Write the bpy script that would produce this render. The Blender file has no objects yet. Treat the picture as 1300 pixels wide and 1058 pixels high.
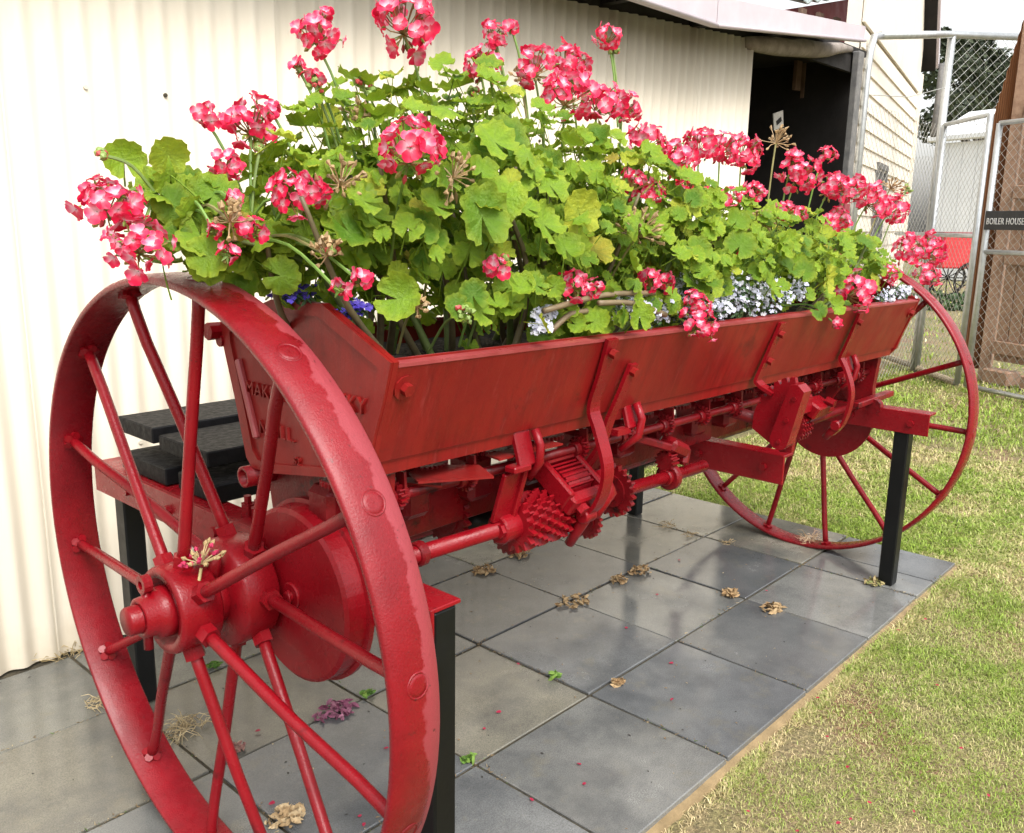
import bpy, math, random
import numpy as np
from mathutils import Vector, Matrix, Quaternion
random.seed(7); RN = np.random.RandomState(11)
R_ = math.radians
sc = bpy.context.scene
COL = sc.collection

# ------------------------------------------------------------------ camera
CAM = Vector((-1.3631, -0.9051, 1.2831)); YAW, PITCH, ROLL, FPX = 0.7375, -0.2168, 0.0161, 1123.445
fw = Vector((math.cos(PITCH)*math.cos(YAW), math.cos(PITCH)*math.sin(YAW), math.sin(PITCH)))
rt = fw.cross(Vector((0, 0, 1))).normalized(); up = rt.cross(fw)
rt, up = math.cos(ROLL)*rt + math.sin(ROLL)*up, -math.sin(ROLL)*rt + math.cos(ROLL)*up
cd = bpy.data.cameras.new('camera'); cam = bpy.data.objects.new('camera', cd); COL.objects.link(cam)
cd.sensor_fit = 'HORIZONTAL'; cd.sensor_width = 36; cd.lens = 36*FPX/1300; cd.clip_start = .05; cd.clip_end = 2000
M3 = Matrix((rt, up, -fw)).transposed()
cam.matrix_world = Matrix.Translation(CAM) @ M3.to_4x4()
sc.camera = cam
# ------------------------------------------------------------------ sky, sun, exposure
w = bpy.data.worlds.new('World'); sc.world = w; w.use_nodes = True
nt = w.node_tree; bg = nt.nodes['Background']
sky = nt.nodes.new('ShaderNodeTexSky'); sky.sky_type = 'NISHITA'; sky.sun_disc = False
SUN_EL, SUN_AZ = R_(52), R_(205)
sky.sun_elevation = SUN_EL; sky.sun_rotation = SUN_AZ; sky.dust_density = 4; sky.air_density = 1.5
hs = nt.nodes.new('ShaderNodeHueSaturation'); hs.inputs['Saturation'].default_value = .14
nt.links.new(sky.outputs[0], hs.inputs['Color']); nt.links.new(hs.outputs[0], bg.inputs[0])
bg.inputs[1].default_value = .15
sd = bpy.data.lights.new('sun', 'SUN'); sd.energy = 1.15; sd.angle = R_(24); sd.color = (1, .965, .91)
so = bpy.data.objects.new('sun', sd); COL.objects.link(so); so.location = (0, -3, 8)
sv = Vector((math.sin(SUN_AZ)*math.cos(SUN_EL), math.cos(SUN_AZ)*math.cos(SUN_EL), math.sin(SUN_EL)))
so.rotation_euler = (-sv).to_track_quat('-Z', 'Y').to_euler()
vs = sc.view_settings; vs.view_transform = 'Standard'; vs.look = 'None'; vs.gamma = 1; vs.exposure = 1.15
vs.use_curve_mapping = False

# ------------------------------------------------------------------ pixel helpers (photo pixel -> place)
def ray(x, y): return fw + rt*((x-650)/FPX) + up*((529-y)/FPX)
def onX(x, y, X): d = ray(x, y); return CAM + d*((X-CAM.x)/d.x)
def onY(x, y, Y): d = ray(x, y); return CAM + d*((Y-CAM.y)/d.y)
def onZ(x, y, Z): d = ray(x, y); return CAM + d*((Z-CAM.z)/d.z)
def atD(x, y, D): return CAM + ray(x, y)*D

# ------------------------------------------------------------------ object helpers
OFF = {}
def tag(o, label=None, cat=None, group=None, kind=None):
    if label: o['label'] = label
    if cat: o['category'] = cat
    if group: o['group'] = group
    if kind: o['kind'] = kind
    return o
def empty(name, loc, parent=None):
    o = bpy.data.objects.new(name, None); COL.objects.link(o); o.empty_display_size = .05
    p = Vector(loc); po = OFF.get(parent, Vector((0, 0, 0))); o.location = p-po; OFF[o] = p
    if parent: o.parent = parent
    return o
def addobj(name, me, loc=(0, 0, 0), parent=None, rot=None, scale=1.0):
    """loc is a world position"""
    o = bpy.data.objects.new(name, me); COL.objects.link(o)
    p = Vector(loc); po = OFF.get(parent, Vector((0, 0, 0)))
    if parent: o.parent = parent
    mt = Matrix.Translation(p-po)
    if rot is not None: mt = mt @ rot.to_4x4()
    if scale != 1.0: mt = mt @ Matrix.Scale(scale, 4)
    o.matrix_basis = mt; OFF[o] = p
    return o
def basis(z, x=None):
    z = Vector(z).normalized()
    if x is None: x = Vector((1, 0, 0)) if abs(z.x) < .9 else Vector((0, 1, 0))
    x = Vector(x); x = (x - z*x.dot(z)).normalized(); y = z.cross(x)
    return Matrix((x, y, z)).transposed()

class MB:
    def __init__(s): s.v = []; s.f = []; s.c = []; s.m = []; s.cur = (1, 1, 1); s.mi = 0; s.sm = []; s.smooth = False
    def add(s, vs, fs):
        b = len(s.v); s.v += [tuple(q) for q in vs]; s.c += [s.cur]*len(vs)
        for f in fs: s.f.append(tuple(i+b for i in f)); s.m.append(s.mi); s.sm.append(s.smooth)
        return s
    def box(s, c, size, rot=None, bev=0.0):
        hx, hy, hz = size[0]/2, size[1]/2, size[2]/2
        c = Vector(c)
        b = min(bev, hx*.9, hy*.9, hz*.9)
        if b <= 0:
            vs = [Vector((x, y, z)) for x in (-hx, hx) for y in (-hy, hy) for z in (-hz, hz)]
            fs = [(0, 1, 3, 2), (4, 6, 7, 5), (0, 4, 5, 1), (2, 3, 7, 6), (0, 2, 6, 4), (1, 5, 7, 3)]
        else:
            vs = []; idx = {}
            for sx in (-1, 1):
                for sy in (-1, 1):
                    for sz in (-1, 1):
                        for ax in range(3):
                            p = [sx*(hx-b), sy*(hy-b), sz*(hz-b)]
                            p[ax] = (sx*hx, sy*hy, sz*hz)[ax]
                            idx[(sx, sy, sz, ax)] = len(vs); vs.append(Vector(p))
            fs = []
            I = lambda a, b_, c_, ax: idx[(a, b_, c_, ax)]
            for q in (-1, 1):
                fs.append([I(q, -1, -1, 0), I(q, 1, -1, 0), I(q, 1, 1, 0), I(q, -1, 1, 0)][::q])
                fs.append([I(-1, q, -1, 1), I(-1, q, 1, 1), I(1, q, 1, 1), I(1, q, -1, 1)][::q])
                fs.append([I(-1, -1, q, 2), I(1, -1, q, 2), I(1, 1, q, 2), I(-1, 1, q, 2)][::q])
            for a in (-1, 1):
                for b_ in (-1, 1):
                    t = a*b_
                    fs.append([I(a, b_, -1, 0), I(a, b_, -1, 1), I(a, b_, 1, 1), I(a, b_, 1, 0)][::t])
                    fs.append([I(a, -1, b_, 2), I(a, -1, b_, 0), I(a, 1, b_, 0), I(a, 1, b_, 2)][::t])
                    fs.append([I(-1, a, b_, 1), I(-1, a, b_, 2), I(1, a, b_, 2), I(1, a, b_, 1)][::t])
                    for c_ in (-1, 1):
                        fs.append([I(a, b_, c_, 0), I(a, b_, c_, 1), I(a, b_, c_, 2)][::a*b_*c_])
        if rot is not None: vs = [rot @ p for p in vs]
        return s.add([p+c for p in vs], fs)
    def bar(s, a, b, wd, th, nrm, bev=0.0):
        """flat bar from a to b; th along nrm"""
        a, b = Vector(a), Vector(b); z = (b-a); L = z.length
        x = Vector(nrm); m = basis(z, x)
        return s.box((a+b)/2, (th, wd, L), m, bev)
    def tube(s, pts, rad, n=8, cap=True):
        pts = [Vector(p) for p in pts]; k = len(pts)
        if not hasattr(rad, '__len__'): rad = [rad]*k
        vs = []; fs = []; x = None
        for i, p in enumerate(pts):
            t = (pts[min(i+1, k-1)]-pts[max(i-1, 0)])
            if t.length < 1e-9: t = Vector((0, 0, 1))
            m = basis(t, x); x = m.col[0].copy()
            for j in range(n):
                a = 2*math.pi*j/n
                vs.append(p + m.col[0]*(rad[i]*math.cos(a)) + m.col[1]*(rad[i]*math.sin(a)))
        for i in range(k-1):
            for j in range(n):
                j2 = (j+1) % n
                fs.append((i*n+j, i*n+j2, (i+1)*n+j2, (i+1)*n+j))
        if cap: fs.append(tuple(range(n-1, -1, -1))); fs.append(tuple((k-1)*n+j for j in range(n)))
        sm = s.smooth; s.smooth = n > 5
        s.add(vs, fs); s.smooth = sm
        return s
    def lathe(s, prof, c, n=32, closed=True, ax=None):
        """profile (x, r) turned about the X axis through c"""
        c = Vector(c); m = ax if ax is not None else Matrix.Identity(3)
        k = len(prof); vs = []; fs = []
        for (x, r) in prof:
            for j in range(n):
                a = 2*math.pi*j/n
                vs.append(c + m @ Vector((x, r*math.cos(a), r*math.sin(a))))
        for i in range(k if closed else k-1):
            i2 = (i+1) % k
            for j in range(n):
                j2 = (j+1) % n
                fs.append((i*n+j, i2*n+j, i2*n+j2, i*n+j2))
        return s.add(vs, fs)
    def disc(s, x0, x1, r, c, n=32, bev=0.0, ax=None):
        """solid cylinder along X from x0 to x1"""
        b = bev
        return s.lathe([(x0, 0.0001), (x0, r-b), (x0+b, r), (x1-b, r), (x1, r-b), (x1, 0.0001)], c, n, False, ax)
    def prism(s, poly, d0, d1, fn):
        """polygon (a,b) extruded between depths d0,d1; fn(a,b,d)->Vector"""
        n = len(poly)
        vs = [fn(a, b, d0) for a, b in poly]+[fn(a, b, d1) for a, b in poly]
        fs = [tuple(range(n)), tuple(range(2*n-1, n-1, -1))]
        for i in range(n): j = (i+1) % n; fs.append((i, i+n, j+n, j))
        return s.add(vs, fs)
    def gear(s, x0, x1, r0, r1, n, c, ax=None, duty=.5):
        poly = []
        for i in range(n):
            a = 2*math.pi*i/n; w = 2*math.pi/n
            for (t, r) in ((0, r0), (.12*w*2, r1), (duty*w, r1), (duty*w+.12*w*2, r0)):
                poly.append((r*math.cos(a+t), r*math.sin(a+t)))
        m = ax if ax is not None else Matrix.Identity(3); c = Vector(c)
        k = len(poly)
        vs = [c + m @ Vector((x0, a, b)) for a, b in poly]+[c + m @ Vector((x1, a, b)) for a, b in poly]
        vs += [c + m @ Vector((x0, 0, 0)), c + m @ Vector((x1, 0, 0))]
        fs = []
        for i in range(k):
            j = (i+1) % k
            fs += [(i, i+k, j+k, j), (2*k, j, i), (2*k+1, i+k, j+k)]
        return s.add(vs, fs)
    def hexn(s, c, axis, r, h, n=6):
        m = basis(axis); c = Vector(c)
        vs = [c + m @ Vector((r*math.cos(2*math.pi*j/n), r*math.sin(2*math.pi*j/n), z)) for z in (-h/2, h/2) for j in range(n)]
        fs = [tuple(range(n-1, -1, -1)), tuple(range(n, 2*n))]+[(j, (j+1) % n, (j+1) % n+n, j+n) for j in range(n)]
        return s.add(vs, fs)
    def mesh(s, name, mat, off=(0, 0, 0)):
        me = bpy.data.meshes.new(name); o = Vector(off)
        me.from_pydata([(a-o.x, b-o.y, c-o.z) for a, b, c in s.v], [], s.f)
        mats = mat if isinstance(mat, (list, tuple)) else [mat]
        for m in mats: me.materials.append(m)
        if len(mats) > 1: me.polygons.foreach_set('material_index', s.m)
        if any(s.sm): me.polygons.foreach_set('use_smooth', s.sm)
        if any(c != (1, 1, 1) for c in s.c):
            at = me.color_attributes.new('col', 'FLOAT_COLOR', 'POINT')
            at.data.foreach_set('color', np.array([(a, b, c, 1.0) for a, b, c in s.c], 'f').ravel())
        me.validate(); me.update()
        return me
    def build(s, name, mat, parent=None, origin=None):
        """object with its origin at the parent's (or `origin`)"""
        o = Vector(origin) if origin is not None else OFF.get(parent, Vector((0, 0, 0)))
        return addobj(name, s.mesh(name, mat, o), o, parent)

# ------------------------------------------------------------------ materials
def newmat(name):
    m = bpy.data.materials.new(name); m.use_nodes = True
    return m, m.node_tree, m.node_tree.nodes['Principled BSDF']
def N(t, typ, **kw):
    n = t.nodes.new(typ)
    for k, v in kw.items(): setattr(n, k, v)
    return n
def noise(t, vec, scale, detail=5, rough=.6):
    n = N(t, 'ShaderNodeTexNoise'); n.inputs['Scale'].default_value = scale; n.inputs['Detail'].default_value = detail
    n.inputs['Roughness'].default_value = rough
    if vec is not None: t.links.new(vec, n.inputs['Vector'])
    return n.outputs['Fac']
def ramp(t, fac, stops):
    r = N(t, 'ShaderNodeValToRGB'); e = r.color_ramp.elements
    while len(e) < len(stops): e.new(.5)
    for q, (p, c) in zip(e, stops): q.position = p; q.color = (*c, 1) if len(c) == 3 else c
    t.links.new(fac, r.inputs[0]); return r.outputs[0]
def g(v): return (v, v, v)
def mix(t, fac, a, b, mode='MIX'):
    m = N(t, 'ShaderNodeMix', data_type='RGBA', blend_type=mode)
    for s, v in ((m.inputs['Factor'], fac), (m.inputs[6], a), (m.inputs[7], b)):
        if hasattr(v, 'is_output'): t.links.new(v, s)
        elif isinstance(v, (int, float)): s.default_value = v
        else: s.default_value = (*v, 1) if len(v) == 3 else v
    return m.outputs[2]
def mathn(t, op, a, b=0.0):
    m = N(t, 'ShaderNodeMath', operation=op)
    for s, v in zip(m.inputs, (a, b)):
        if hasattr(v, 'is_output'): t.links.new(v, s)
        else: s.default_value = v
    return m.outputs[0]
def bump(t, b, h, strength, dist=.01):
    n = N(t, 'ShaderNodeBump'); n.inputs['Strength'].default_value = strength; n.inputs['Distance'].default_value = dist
    t.links.new(h, n.inputs['Height']); t.links.new(n.outputs[0], b.inputs['Normal'])
def surf(name, c1, c2, scale=6, rough=(.5, .7), bstr=.3, bscale=60, bdist=.004, metal=0, dirt=None, spec=.5, detail=6, streak=None, rust=None):
    """two-tone noise surface with fine relief"""
    m, t, b = newmat(name)
    pos = N(t, 'ShaderNodeNewGeometry').outputs['Position']
    f = noise(t, pos, scale, detail)
    c = ramp(t, f, [(.3, c1), (.7, c2)])
    if dirt:
        d = ramp(t, noise(t, pos, dirt[1], 8, .7), [(dirt[2], g(0)), (dirt[2]+.12, g(1))])
        c = mix(t, d, c, dirt[0])
    if streak:
        mp = N(t, 'ShaderNodeMapping'); mp.inputs['Scale'].default_value = (1, .4, .06); t.links.new(pos, mp.inputs[0])
        c = mix(t, ramp(t, noise(t, mp.outputs[0], 38, 6, .7), [(.46, g(0)), (.70, g(.75))]), c, streak[0])
        c = mix(t, ramp(t, noise(t, mp.outputs[0], 75, 4, .7), [(.58, g(0)), (.75, g(.6))]), c, streak[1])
    if rust:
        c = mix(t, ramp(t, noise(t, pos, 55, 7, .75), [(.63, g(0)), (.70, g(.85))]), c, rust)
    t.links.new(c, b.inputs['Base Color'])
    r = N(t, 'ShaderNodeMapRange'); r.inputs['To Min'].default_value = rough[0]; r.inputs['To Max'].default_value = rough[1]
    r.inputs['From Min'].default_value = .3; r.inputs['From Max'].default_value = .7
    t.links.new(noise(t, pos, scale*2.3, 4), r.inputs[0]); t.links.new(r.outputs[0], b.inputs['Roughness'])
    b.inputs['Metallic'].default_value = metal; b.inputs['Specular IOR Level'].default_value = spec
    if bstr: bump(t, b, noise(t, pos, bscale, 4), bstr, bdist)
    return m

M_box = surf('oxide_red_paint', (.175, .0065, .006), (.235, .0105, .009), 5, (.3, .5), .25, 220, .0015, dirt=((.075, .007, .005), 9, .60), spec=.3, streak=((.115, .005, .005), (.27, .032, .03)), rust=(.10, .016, .012))
M_boxrim = surf('worn_red_rim_paint', (.25, .030, .033), (.34, .065, .07), 14, (.25, .45), .3, 120, .002, dirt=((.15, .02, .02), 25, .64))
M_red = surf('crimson_paint', (.165, .0025, .006), (.235, .004, .009), 7, (.16, .42), .5, 240, .0016, dirt=((.07, .003, .004), 16, .60), spec=.3, rust=(.055, .010, .008))
M_dark = surf('grimy_red_paint', (.10, .002, .004), (.19, .0035, .007), 12, (.25, .5), .5, 110, .003, dirt=((.02, .003, .003), 22, .56), spec=.3, rust=(.03, .010, .007))
def rim_mat():
    m, t, b = newmat('wet_rim_paint')
    tc = N(t, 'ShaderNodeTexCoord'); o = tc.outputs['Object']
    sx = N(t, 'ShaderNodeSeparateXYZ'); t.links.new(o, sx.inputs[0])
    n1 = noise(t, o, 7, 6, .65); n2 = noise(t, o, 45, 5)
    base = ramp(t, n1, [(.3, (.135, .0025, .006)), (.55, (.20, .004, .009)), (.75, (.25, .006, .012))])
    # sky reflection painted in as a paler ragged band along one tread edge, plus bare metal scuffs
    e = mathn(t, 'ADD', mathn(t, 'MULTIPLY', sx.outputs[0], 11.0), mathn(t, 'MULTIPLY', n1, 1.3))
    pale_band = ramp(t, mathn(t, 'MULTIPLY', e, .5), [(.655, g(0)), (.675, g(1))])
    rad = mathn(t, 'SQRT', mathn(t, 'ADD', mathn(t, 'MULTIPLY', sx.outputs[1], sx.outputs[1]), mathn(t, 'MULTIPLY', sx.outputs[2], sx.outputs[2])))
    pale_band = mix(t, 1.0, pale_band, mathn(t, 'GREATER_THAN', rad, .5885), 'MULTIPLY')
    c = mix(t, pale_band, base, (.27, .035, .045))
    sc_ = ramp(t, noise(t, o, 16, 9, .75), [(.66, g(0)), (.72, g(1))])
    sc_ = mix(t, 1.0, sc_, pale_band, 'MULTIPLY')
    c = mix(t, sc_, c, (.34, .22, .22))
    spk = ramp(t, noise(t, o, 70, 7, .75), [(.62, g(0)), (.68, g(.9))])
    c = mix(t, spk, c, (.055, .010, .009))
    t.links.new(c, b.inputs['Base Color'])
    ro = mix(t, pale_band, ramp(t, n2, [(.3, g(.16)), (.7, g(.38))]), g(.42))
    t.links.new(ro, b.inputs['Roughness'])
    b.inputs['Specular IOR Level'].default_value = .35; b.inputs['Coat Weight'].default_value = .08; b.inputs['Coat Roughness'].default_value = .12
    bump(t, b, noise(t, o, 260, 6, .7), .5, .0022)
    return m
M_rim = rim_mat()
M_black = surf('black_enamel', (.003, .0032, .0034), (.006, .0065, .0065), 8, (.3, .5), .2, 90, .001, spec=.25)
M_plank = surf('black_stained_timber', (.004, .004, .0045), (.010, .010, .011), 30, (.45, .7), .5, 60, .004, spec=.15)
M_greytim = surf('weathered_grey_timber', (.10, .10, .10), (.19, .18, .17), 20, (.7, .9), .5, 50, .004)

def corr_mat(name, c1, c2, dirt=(.45, .38, .27)):
    m, t, b = newmat(name)
    pos = N(t, 'ShaderNodeNewGeometry').outputs['Position']
    mp = N(t, 'ShaderNodeMapping'); mp.inputs['Scale'].default_value = (1, 1, .12); t.links.new(pos, mp.inputs[0])
    f = noise(t, mp.outputs[0], 5, 6, .65)
    c = ramp(t, f, [(.3, c1), (.7, c2)])
    sz = N(t, 'ShaderNodeSeparateXYZ'); t.links.new(pos, sz.inputs[0])
    low = ramp(t, mathn(t, 'ADD', mathn(t, 'MULTIPLY', sz.outputs[2], 2.2), mathn(t, 'MULTIPLY', noise(t, pos, 9, 6), .8)), [(.30, g(.55)), (.75, g(0))])
    c = mix(t, low, c, dirt)
    st = ramp(t, noise(t, mp.outputs[0], 28, 5, .7), [(.62, g(0)), (.8, g(.35))])
    c = mix(t, st, c, dirt)
    t.links.new(c, b.inputs['Base Color']); b.inputs['Roughness'].default_value = .5
    bump(t, b, noise(t, pos, 40, 3), .1, .003)
    return m
M_corr = corr_mat('cream_painted_iron', (.55, .492, .39), (.625, .567, .465))
M_rust = corr_mat('rusty_brown_iron', (.20, .085, .035), (.32, .15, .07), (.10, .05, .03))
M_clap = surf('cream_board_paint', (.70, .63, .53), (.78, .71, .61), 4, (.55, .7), .15, 40, .003)
M_fascia = surf('pale_mauve_fascia_paint', (.44, .38, .41), (.52, .46, .49), 5, (.3, .5), .2, 60, .002, dirt=((.42, .33, .36), 40, .66))
M_maroon = surf('maroon_paint', (.20, .03, .04), (.28, .05, .06), 5, (.5, .7), .2)
M_roof = surf('grey_green_roof_iron', (.35, .42, .40), (.5, .56, .54), 6, (.35, .5), .1)
M_inside = surf('shade_and_dark_timber', (.006, .0045, .004), (.012, .009, .007), 8, (.8, .9), .3)  # doorway gloom put into the base colour; other dark parts share it
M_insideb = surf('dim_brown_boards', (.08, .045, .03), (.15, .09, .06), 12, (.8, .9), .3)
M_log = surf('bleached_log', (.16, .13, .11), (.30, .26, .23), 14, (.75, .9), .6, 35, .008)
M_galv = surf('galvanised_pipe', (.42, .44, .45), (.56, .58, .59), 20, (.3, .5), .15, 80, .001, metal=.75)
M_wire = surf('galvanised_wire', (.36, .36, .34), (.46, .46, .44), 20, (.4, .6), 0, metal=.5)
M_oldtim = surf('brown_old_timber', (.22, .125, .08), (.36, .235, .16), 22, (.65, .85), .5, 45, .006, dirt=((.16, .08, .045), 12, .6))
M_sign = surf('black_sign_board', (.012, .013, .016), (.02, .022, .026), 20, (.4, .6), .1)
M_letter = surf('pale_sign_letters', (.5, .5, .5), (.6, .6, .6), 20, (.5, .6), 0)
M_white = surf('white_painted_iron', (.74, .76, .77), (.82, .83, .84), 2, (.4, .6), 0)
M_redcart = surf('bright_red_cart_paint', (.45, .02, .025), (.55, .035, .04), 3, (.4, .6), .1)
M_soil = surf('dark_potting_soil', (.012, .009, .007), (.045, .032, .022), 45, (.8, .95), 1.0, 70, .02)
M_sand = surf('sandy_bedding', (.15, .105, .05), (.27, .19, .095), 14, (.85, .95), .6, 90, .01, dirt=((.16, .12, .07), 8, .62))
M_joint = surf('mossy_joint_dirt', (.018, .016, .010), (.07, .055, .03), 30, (.85, .95), .6, 90, .01)
M_glass = surf('dim_window_glass', (.03, .035, .04), (.05, .055, .06), 3, (.05, .1), 0)
M_paper = surf('faded_paper', (.35, .33, .30), (.5, .47, .43), 60, (.7, .8), 0)

def paver_mat():
    m, t, b = newmat('wet_concrete_paver')
    pos = N(t, 'ShaderNodeNewGeometry').outputs['Position']; rnd = N(t, 'ShaderNodeObjectInfo').outputs['Random']
    tone = N(t, 'ShaderNodeObjectInfo').outputs['Color']
    off = N(t, 'ShaderNodeVectorMath', operation='MULTIPLY_ADD'); t.links.new(rnd, off.inputs[0])
    off.inputs[1].default_value = (7, 3, 5); t.links.new(pos, off.inputs[2])
    blot = noise(t, off.outputs[0], 5, 7, .62); fine = noise(t, pos, 320, 4, .7)
    c = mix(t, ramp(t, blot, [(.40, g(.0)), (.68, g(.7))]), tone, (.075, .08, .085))
    c = mix(t, ramp(t, noise(t, off.outputs[0], 9, 8, .7), [(.56, g(0)), (.72, g(.55))]), c, (.24, .215, .15))
    c = mix(t, ramp(t, fine, [(.35, g(.5)), (.6, g(0))]), c, (.04, .04, .04))
    c = mix(t, ramp(t, noise(t, pos, 60, 6, .7), [(.60, g(0)), (.72, g(.4))]), c, (.30, .28, .22))
    wet = ramp(t, noise(t, pos, 2.4, 4, .55), [(.30, g(0)), (.48, g(1))])
    c = mix(t, mix(t, 1.0, wet, g(.30), 'MULTIPLY'), c, (.03, .032, .035))
    t.links.new(c, b.inputs['Base Color'])
    r = mix(t, wet, ramp(t, fine, [(.3, g(.30)), (.7, g(.46))]), ramp(t, noise(t, pos, 14, 4), [(.3, g(.05)), (.7, g(.13))]))
    t.links.new(r, b.inputs['Roughness']); b.inputs['Specular IOR Level'].default_value = .6
    nb = N(t, 'ShaderNodeBump'); nb.inputs['Distance'].default_value = .002
    t.links.new(mix(t, wet, g(.40), g(.045)), nb.inputs['Strength']); t.links.new(fine, nb.inputs['Height'])
    t.links.new(nb.outputs[0], b.inputs['Normal'])
    return m
M_paver = paver_mat()

def leaf_mat(name, ca, cb, cy, trans=.35, rough=.42):
    m, t, b = newmat(name)
    rnd = N(t, 'ShaderNodeObjectInfo').outputs['Random']
    at = N(t, 'ShaderNodeAttribute', attribute_name='col'); sp = N(t, 'ShaderNodeSeparateColor'); t.links.new(at.outputs['Color'], sp.inputs[0])
    c = ramp(t, rnd, [(0, ca), (.5, cb), (.88, cb), (.95, cy), (.975, cy), (1, (.42, .26, .05))])
    c = mix(t, mathn(t, 'MULTIPLY', sp.outputs[0], .45), c, cy)          # paler margin
    c = mix(t, mathn(t, 'MULTIPLY', sp.outputs[1], .45), c, (.20, .30, .06))  # veins
    tc = N(t, 'ShaderNodeTexCoord').outputs['Object']
    c = mix(t, ramp(t, noise(t, tc, 3.5, 5), [(.35, g(.30)), (.65, g(0))]), c, ca)
    t.links.new(c, b.inputs['Base Color']); b.inputs['Roughness'].default_value = rough; b.inputs['Specular IOR Level'].default_value = .25
    bump(t, b, noise(t, tc, 7, 4), .35, .05)
    tr = N(t, 'ShaderNodeBsdfTranslucent'); t.links.new(mix(t, .5, c, (.25, .34, .02)), tr.inputs[0])
    ms = N(t, 'ShaderNodeMixShader'); ms.inputs[0].default_value = trans
    t.links.new(b.outputs[0], ms.inputs[1]); t.links.new(tr.outputs[0], ms.inputs[2])
    t.links.new(ms.outputs[0], t.nodes['Material Output'].inputs[0])
    return m
M_leaf = leaf_mat('geranium_leaf', (.070, .170, .012), (.235, .375, .025), (.50, .52, .05))
def attr_mat(name, rough=.5, trans=0.0, var=.25):
    m, t, b = newmat(name)
    c = N(t, 'ShaderNodeAttribute', attribute_name='col').outputs['Color']
    pos = N(t, 'ShaderNodeNewGeometry').outputs['Position']
    k = ramp(t, noise(t, pos, 45, 3), [(.3, g(1-var)), (.7, g(1))])
    c = mix(t, 1.0, c, k, 'MULTIPLY')
    t.links.new(c, b.inputs['Base Color']); b.inputs['Roughness'].default_value = rough
    if trans:
        tr = N(t, 'ShaderNodeBsdfTranslucent'); t.links.new(c, tr.inputs[0])
        ms = N(t, 'ShaderNodeMixShader'); ms.inputs[0].default_value = trans
        t.links.new(b.outputs[0], ms.inputs[1]); t.links.new(tr.outputs[0], ms.inputs[2])
        t.links.new(ms.outputs[0], t.nodes['Material Output'].inputs[0])
    return m
M_petal = attr_mat('geranium_petal', .5, .3, .12)
M_stem = attr_mat('plant_stem', .55, 0, .3)
M_dry = attr_mat('dry_plant_matter', .8, 0, .35)
M_grass = attr_mat('grass_blade', .55, .3, .2)
M_foliage = attr_mat('far_foliage', .6, .2, .2)

# ================================================================== GROUND
def vnoise(x, y, s, seed=0):
    rs = np.random.RandomState(seed); G_ = rs.rand(64, 64)
    x = x*s; y = y*s; i = np.floor(x).astype(int); j = np.floor(y).astype(int); fx = x-i; fy = y-j
    fx = fx*fx*(3-2*fx); fy = fy*fy*(3-2*fy)
    a = G_[i % 64, j % 64]; b = G_[(i+1) % 64, j % 64]; c = G_[i % 64, (j+1) % 64]; d = G_[(i+1) % 64, (j+1) % 64]
    return (a*(1-fx)+b*fx)*(1-fy)+(c*(1-fx)+d*fx)*fy
LZ = -.032
def lawn_mat():
    m, t, b = newmat('lawn_soil')
    pos = N(t, 'ShaderNodeNewGeometry').outputs['Position']
    c = ramp(t, noise(t, pos, 1.6, 6, .65), [(.38, (.20, .21, .06)), (.55, (.33, .25, .13)), (.66, (.28, .15, .085))])
    c = mix(t, ramp(t, noise(t, pos, 70, 4), [(.35, g(.6)), (.65, g(0))]), c, (.05, .045, .02))
    t.links.new(c, b.inputs['Base Color']); b.inputs['Roughness'].default_value = .9
    bump(t, b, noise(t, pos, 90, 4), 1.0, .02)
    return m
mb = MB(); mb.add([(-60, -60, LZ), (220, -60, LZ), (220, 220, LZ), (-60, 220, LZ)], [(0, 1, 2, 3)])
lawn = mb.build('lawn', lawn_mat()); tag(lawn, 'green and straw coloured lawn running to the fence', 'lawn', kind='structure')

# paving: bedding with pavers as pieces
TX, TY = .45, .4334
def shoulder():
    P = []
    for x in np.arange(-3.6, 5*TX, .028): P.append((x, -.001-.009*float(vnoise(np.array([x]), np.array([.3]), 9, 31)[0])-.005*RN.rand()))
    for y in np.arange(0, 1.66, .03): P.append((5*TX+.003+.008*RN.rand(), y))
    top = []; bot = []
    for x, y in P:
        z = -.010-.016*float(vnoise(np.array([x+3]), np.array([y+.7]), 11, 33)[0])
        ox = .0 if x < 5*TX else .006; oy = -.006 if x < 5*TX else 0
        top.append((x, y, z)); bot.append((x+ox, y+oy-.006*RN.rand(), LZ-.02))
    inn = [(min(x, 5*TX-.012), max(y, .012), -.012) for x, y in P]
    n = len(P); mb = MB(); mb.smooth = True
    mb.add(inn+top+bot, [(i+q*n, i+1+q*n, i+1+(q+1)*n, i+(q+1)*n)[::-1] for q in (0, 1) for i in range(n-1)])
    mb.smooth = False
    mb.box((TX*5/2-1.8, TY*2, -.045), (TX*5+3.58, TY*4-.03, .04))
    return mb
mb = shoulder()
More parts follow.
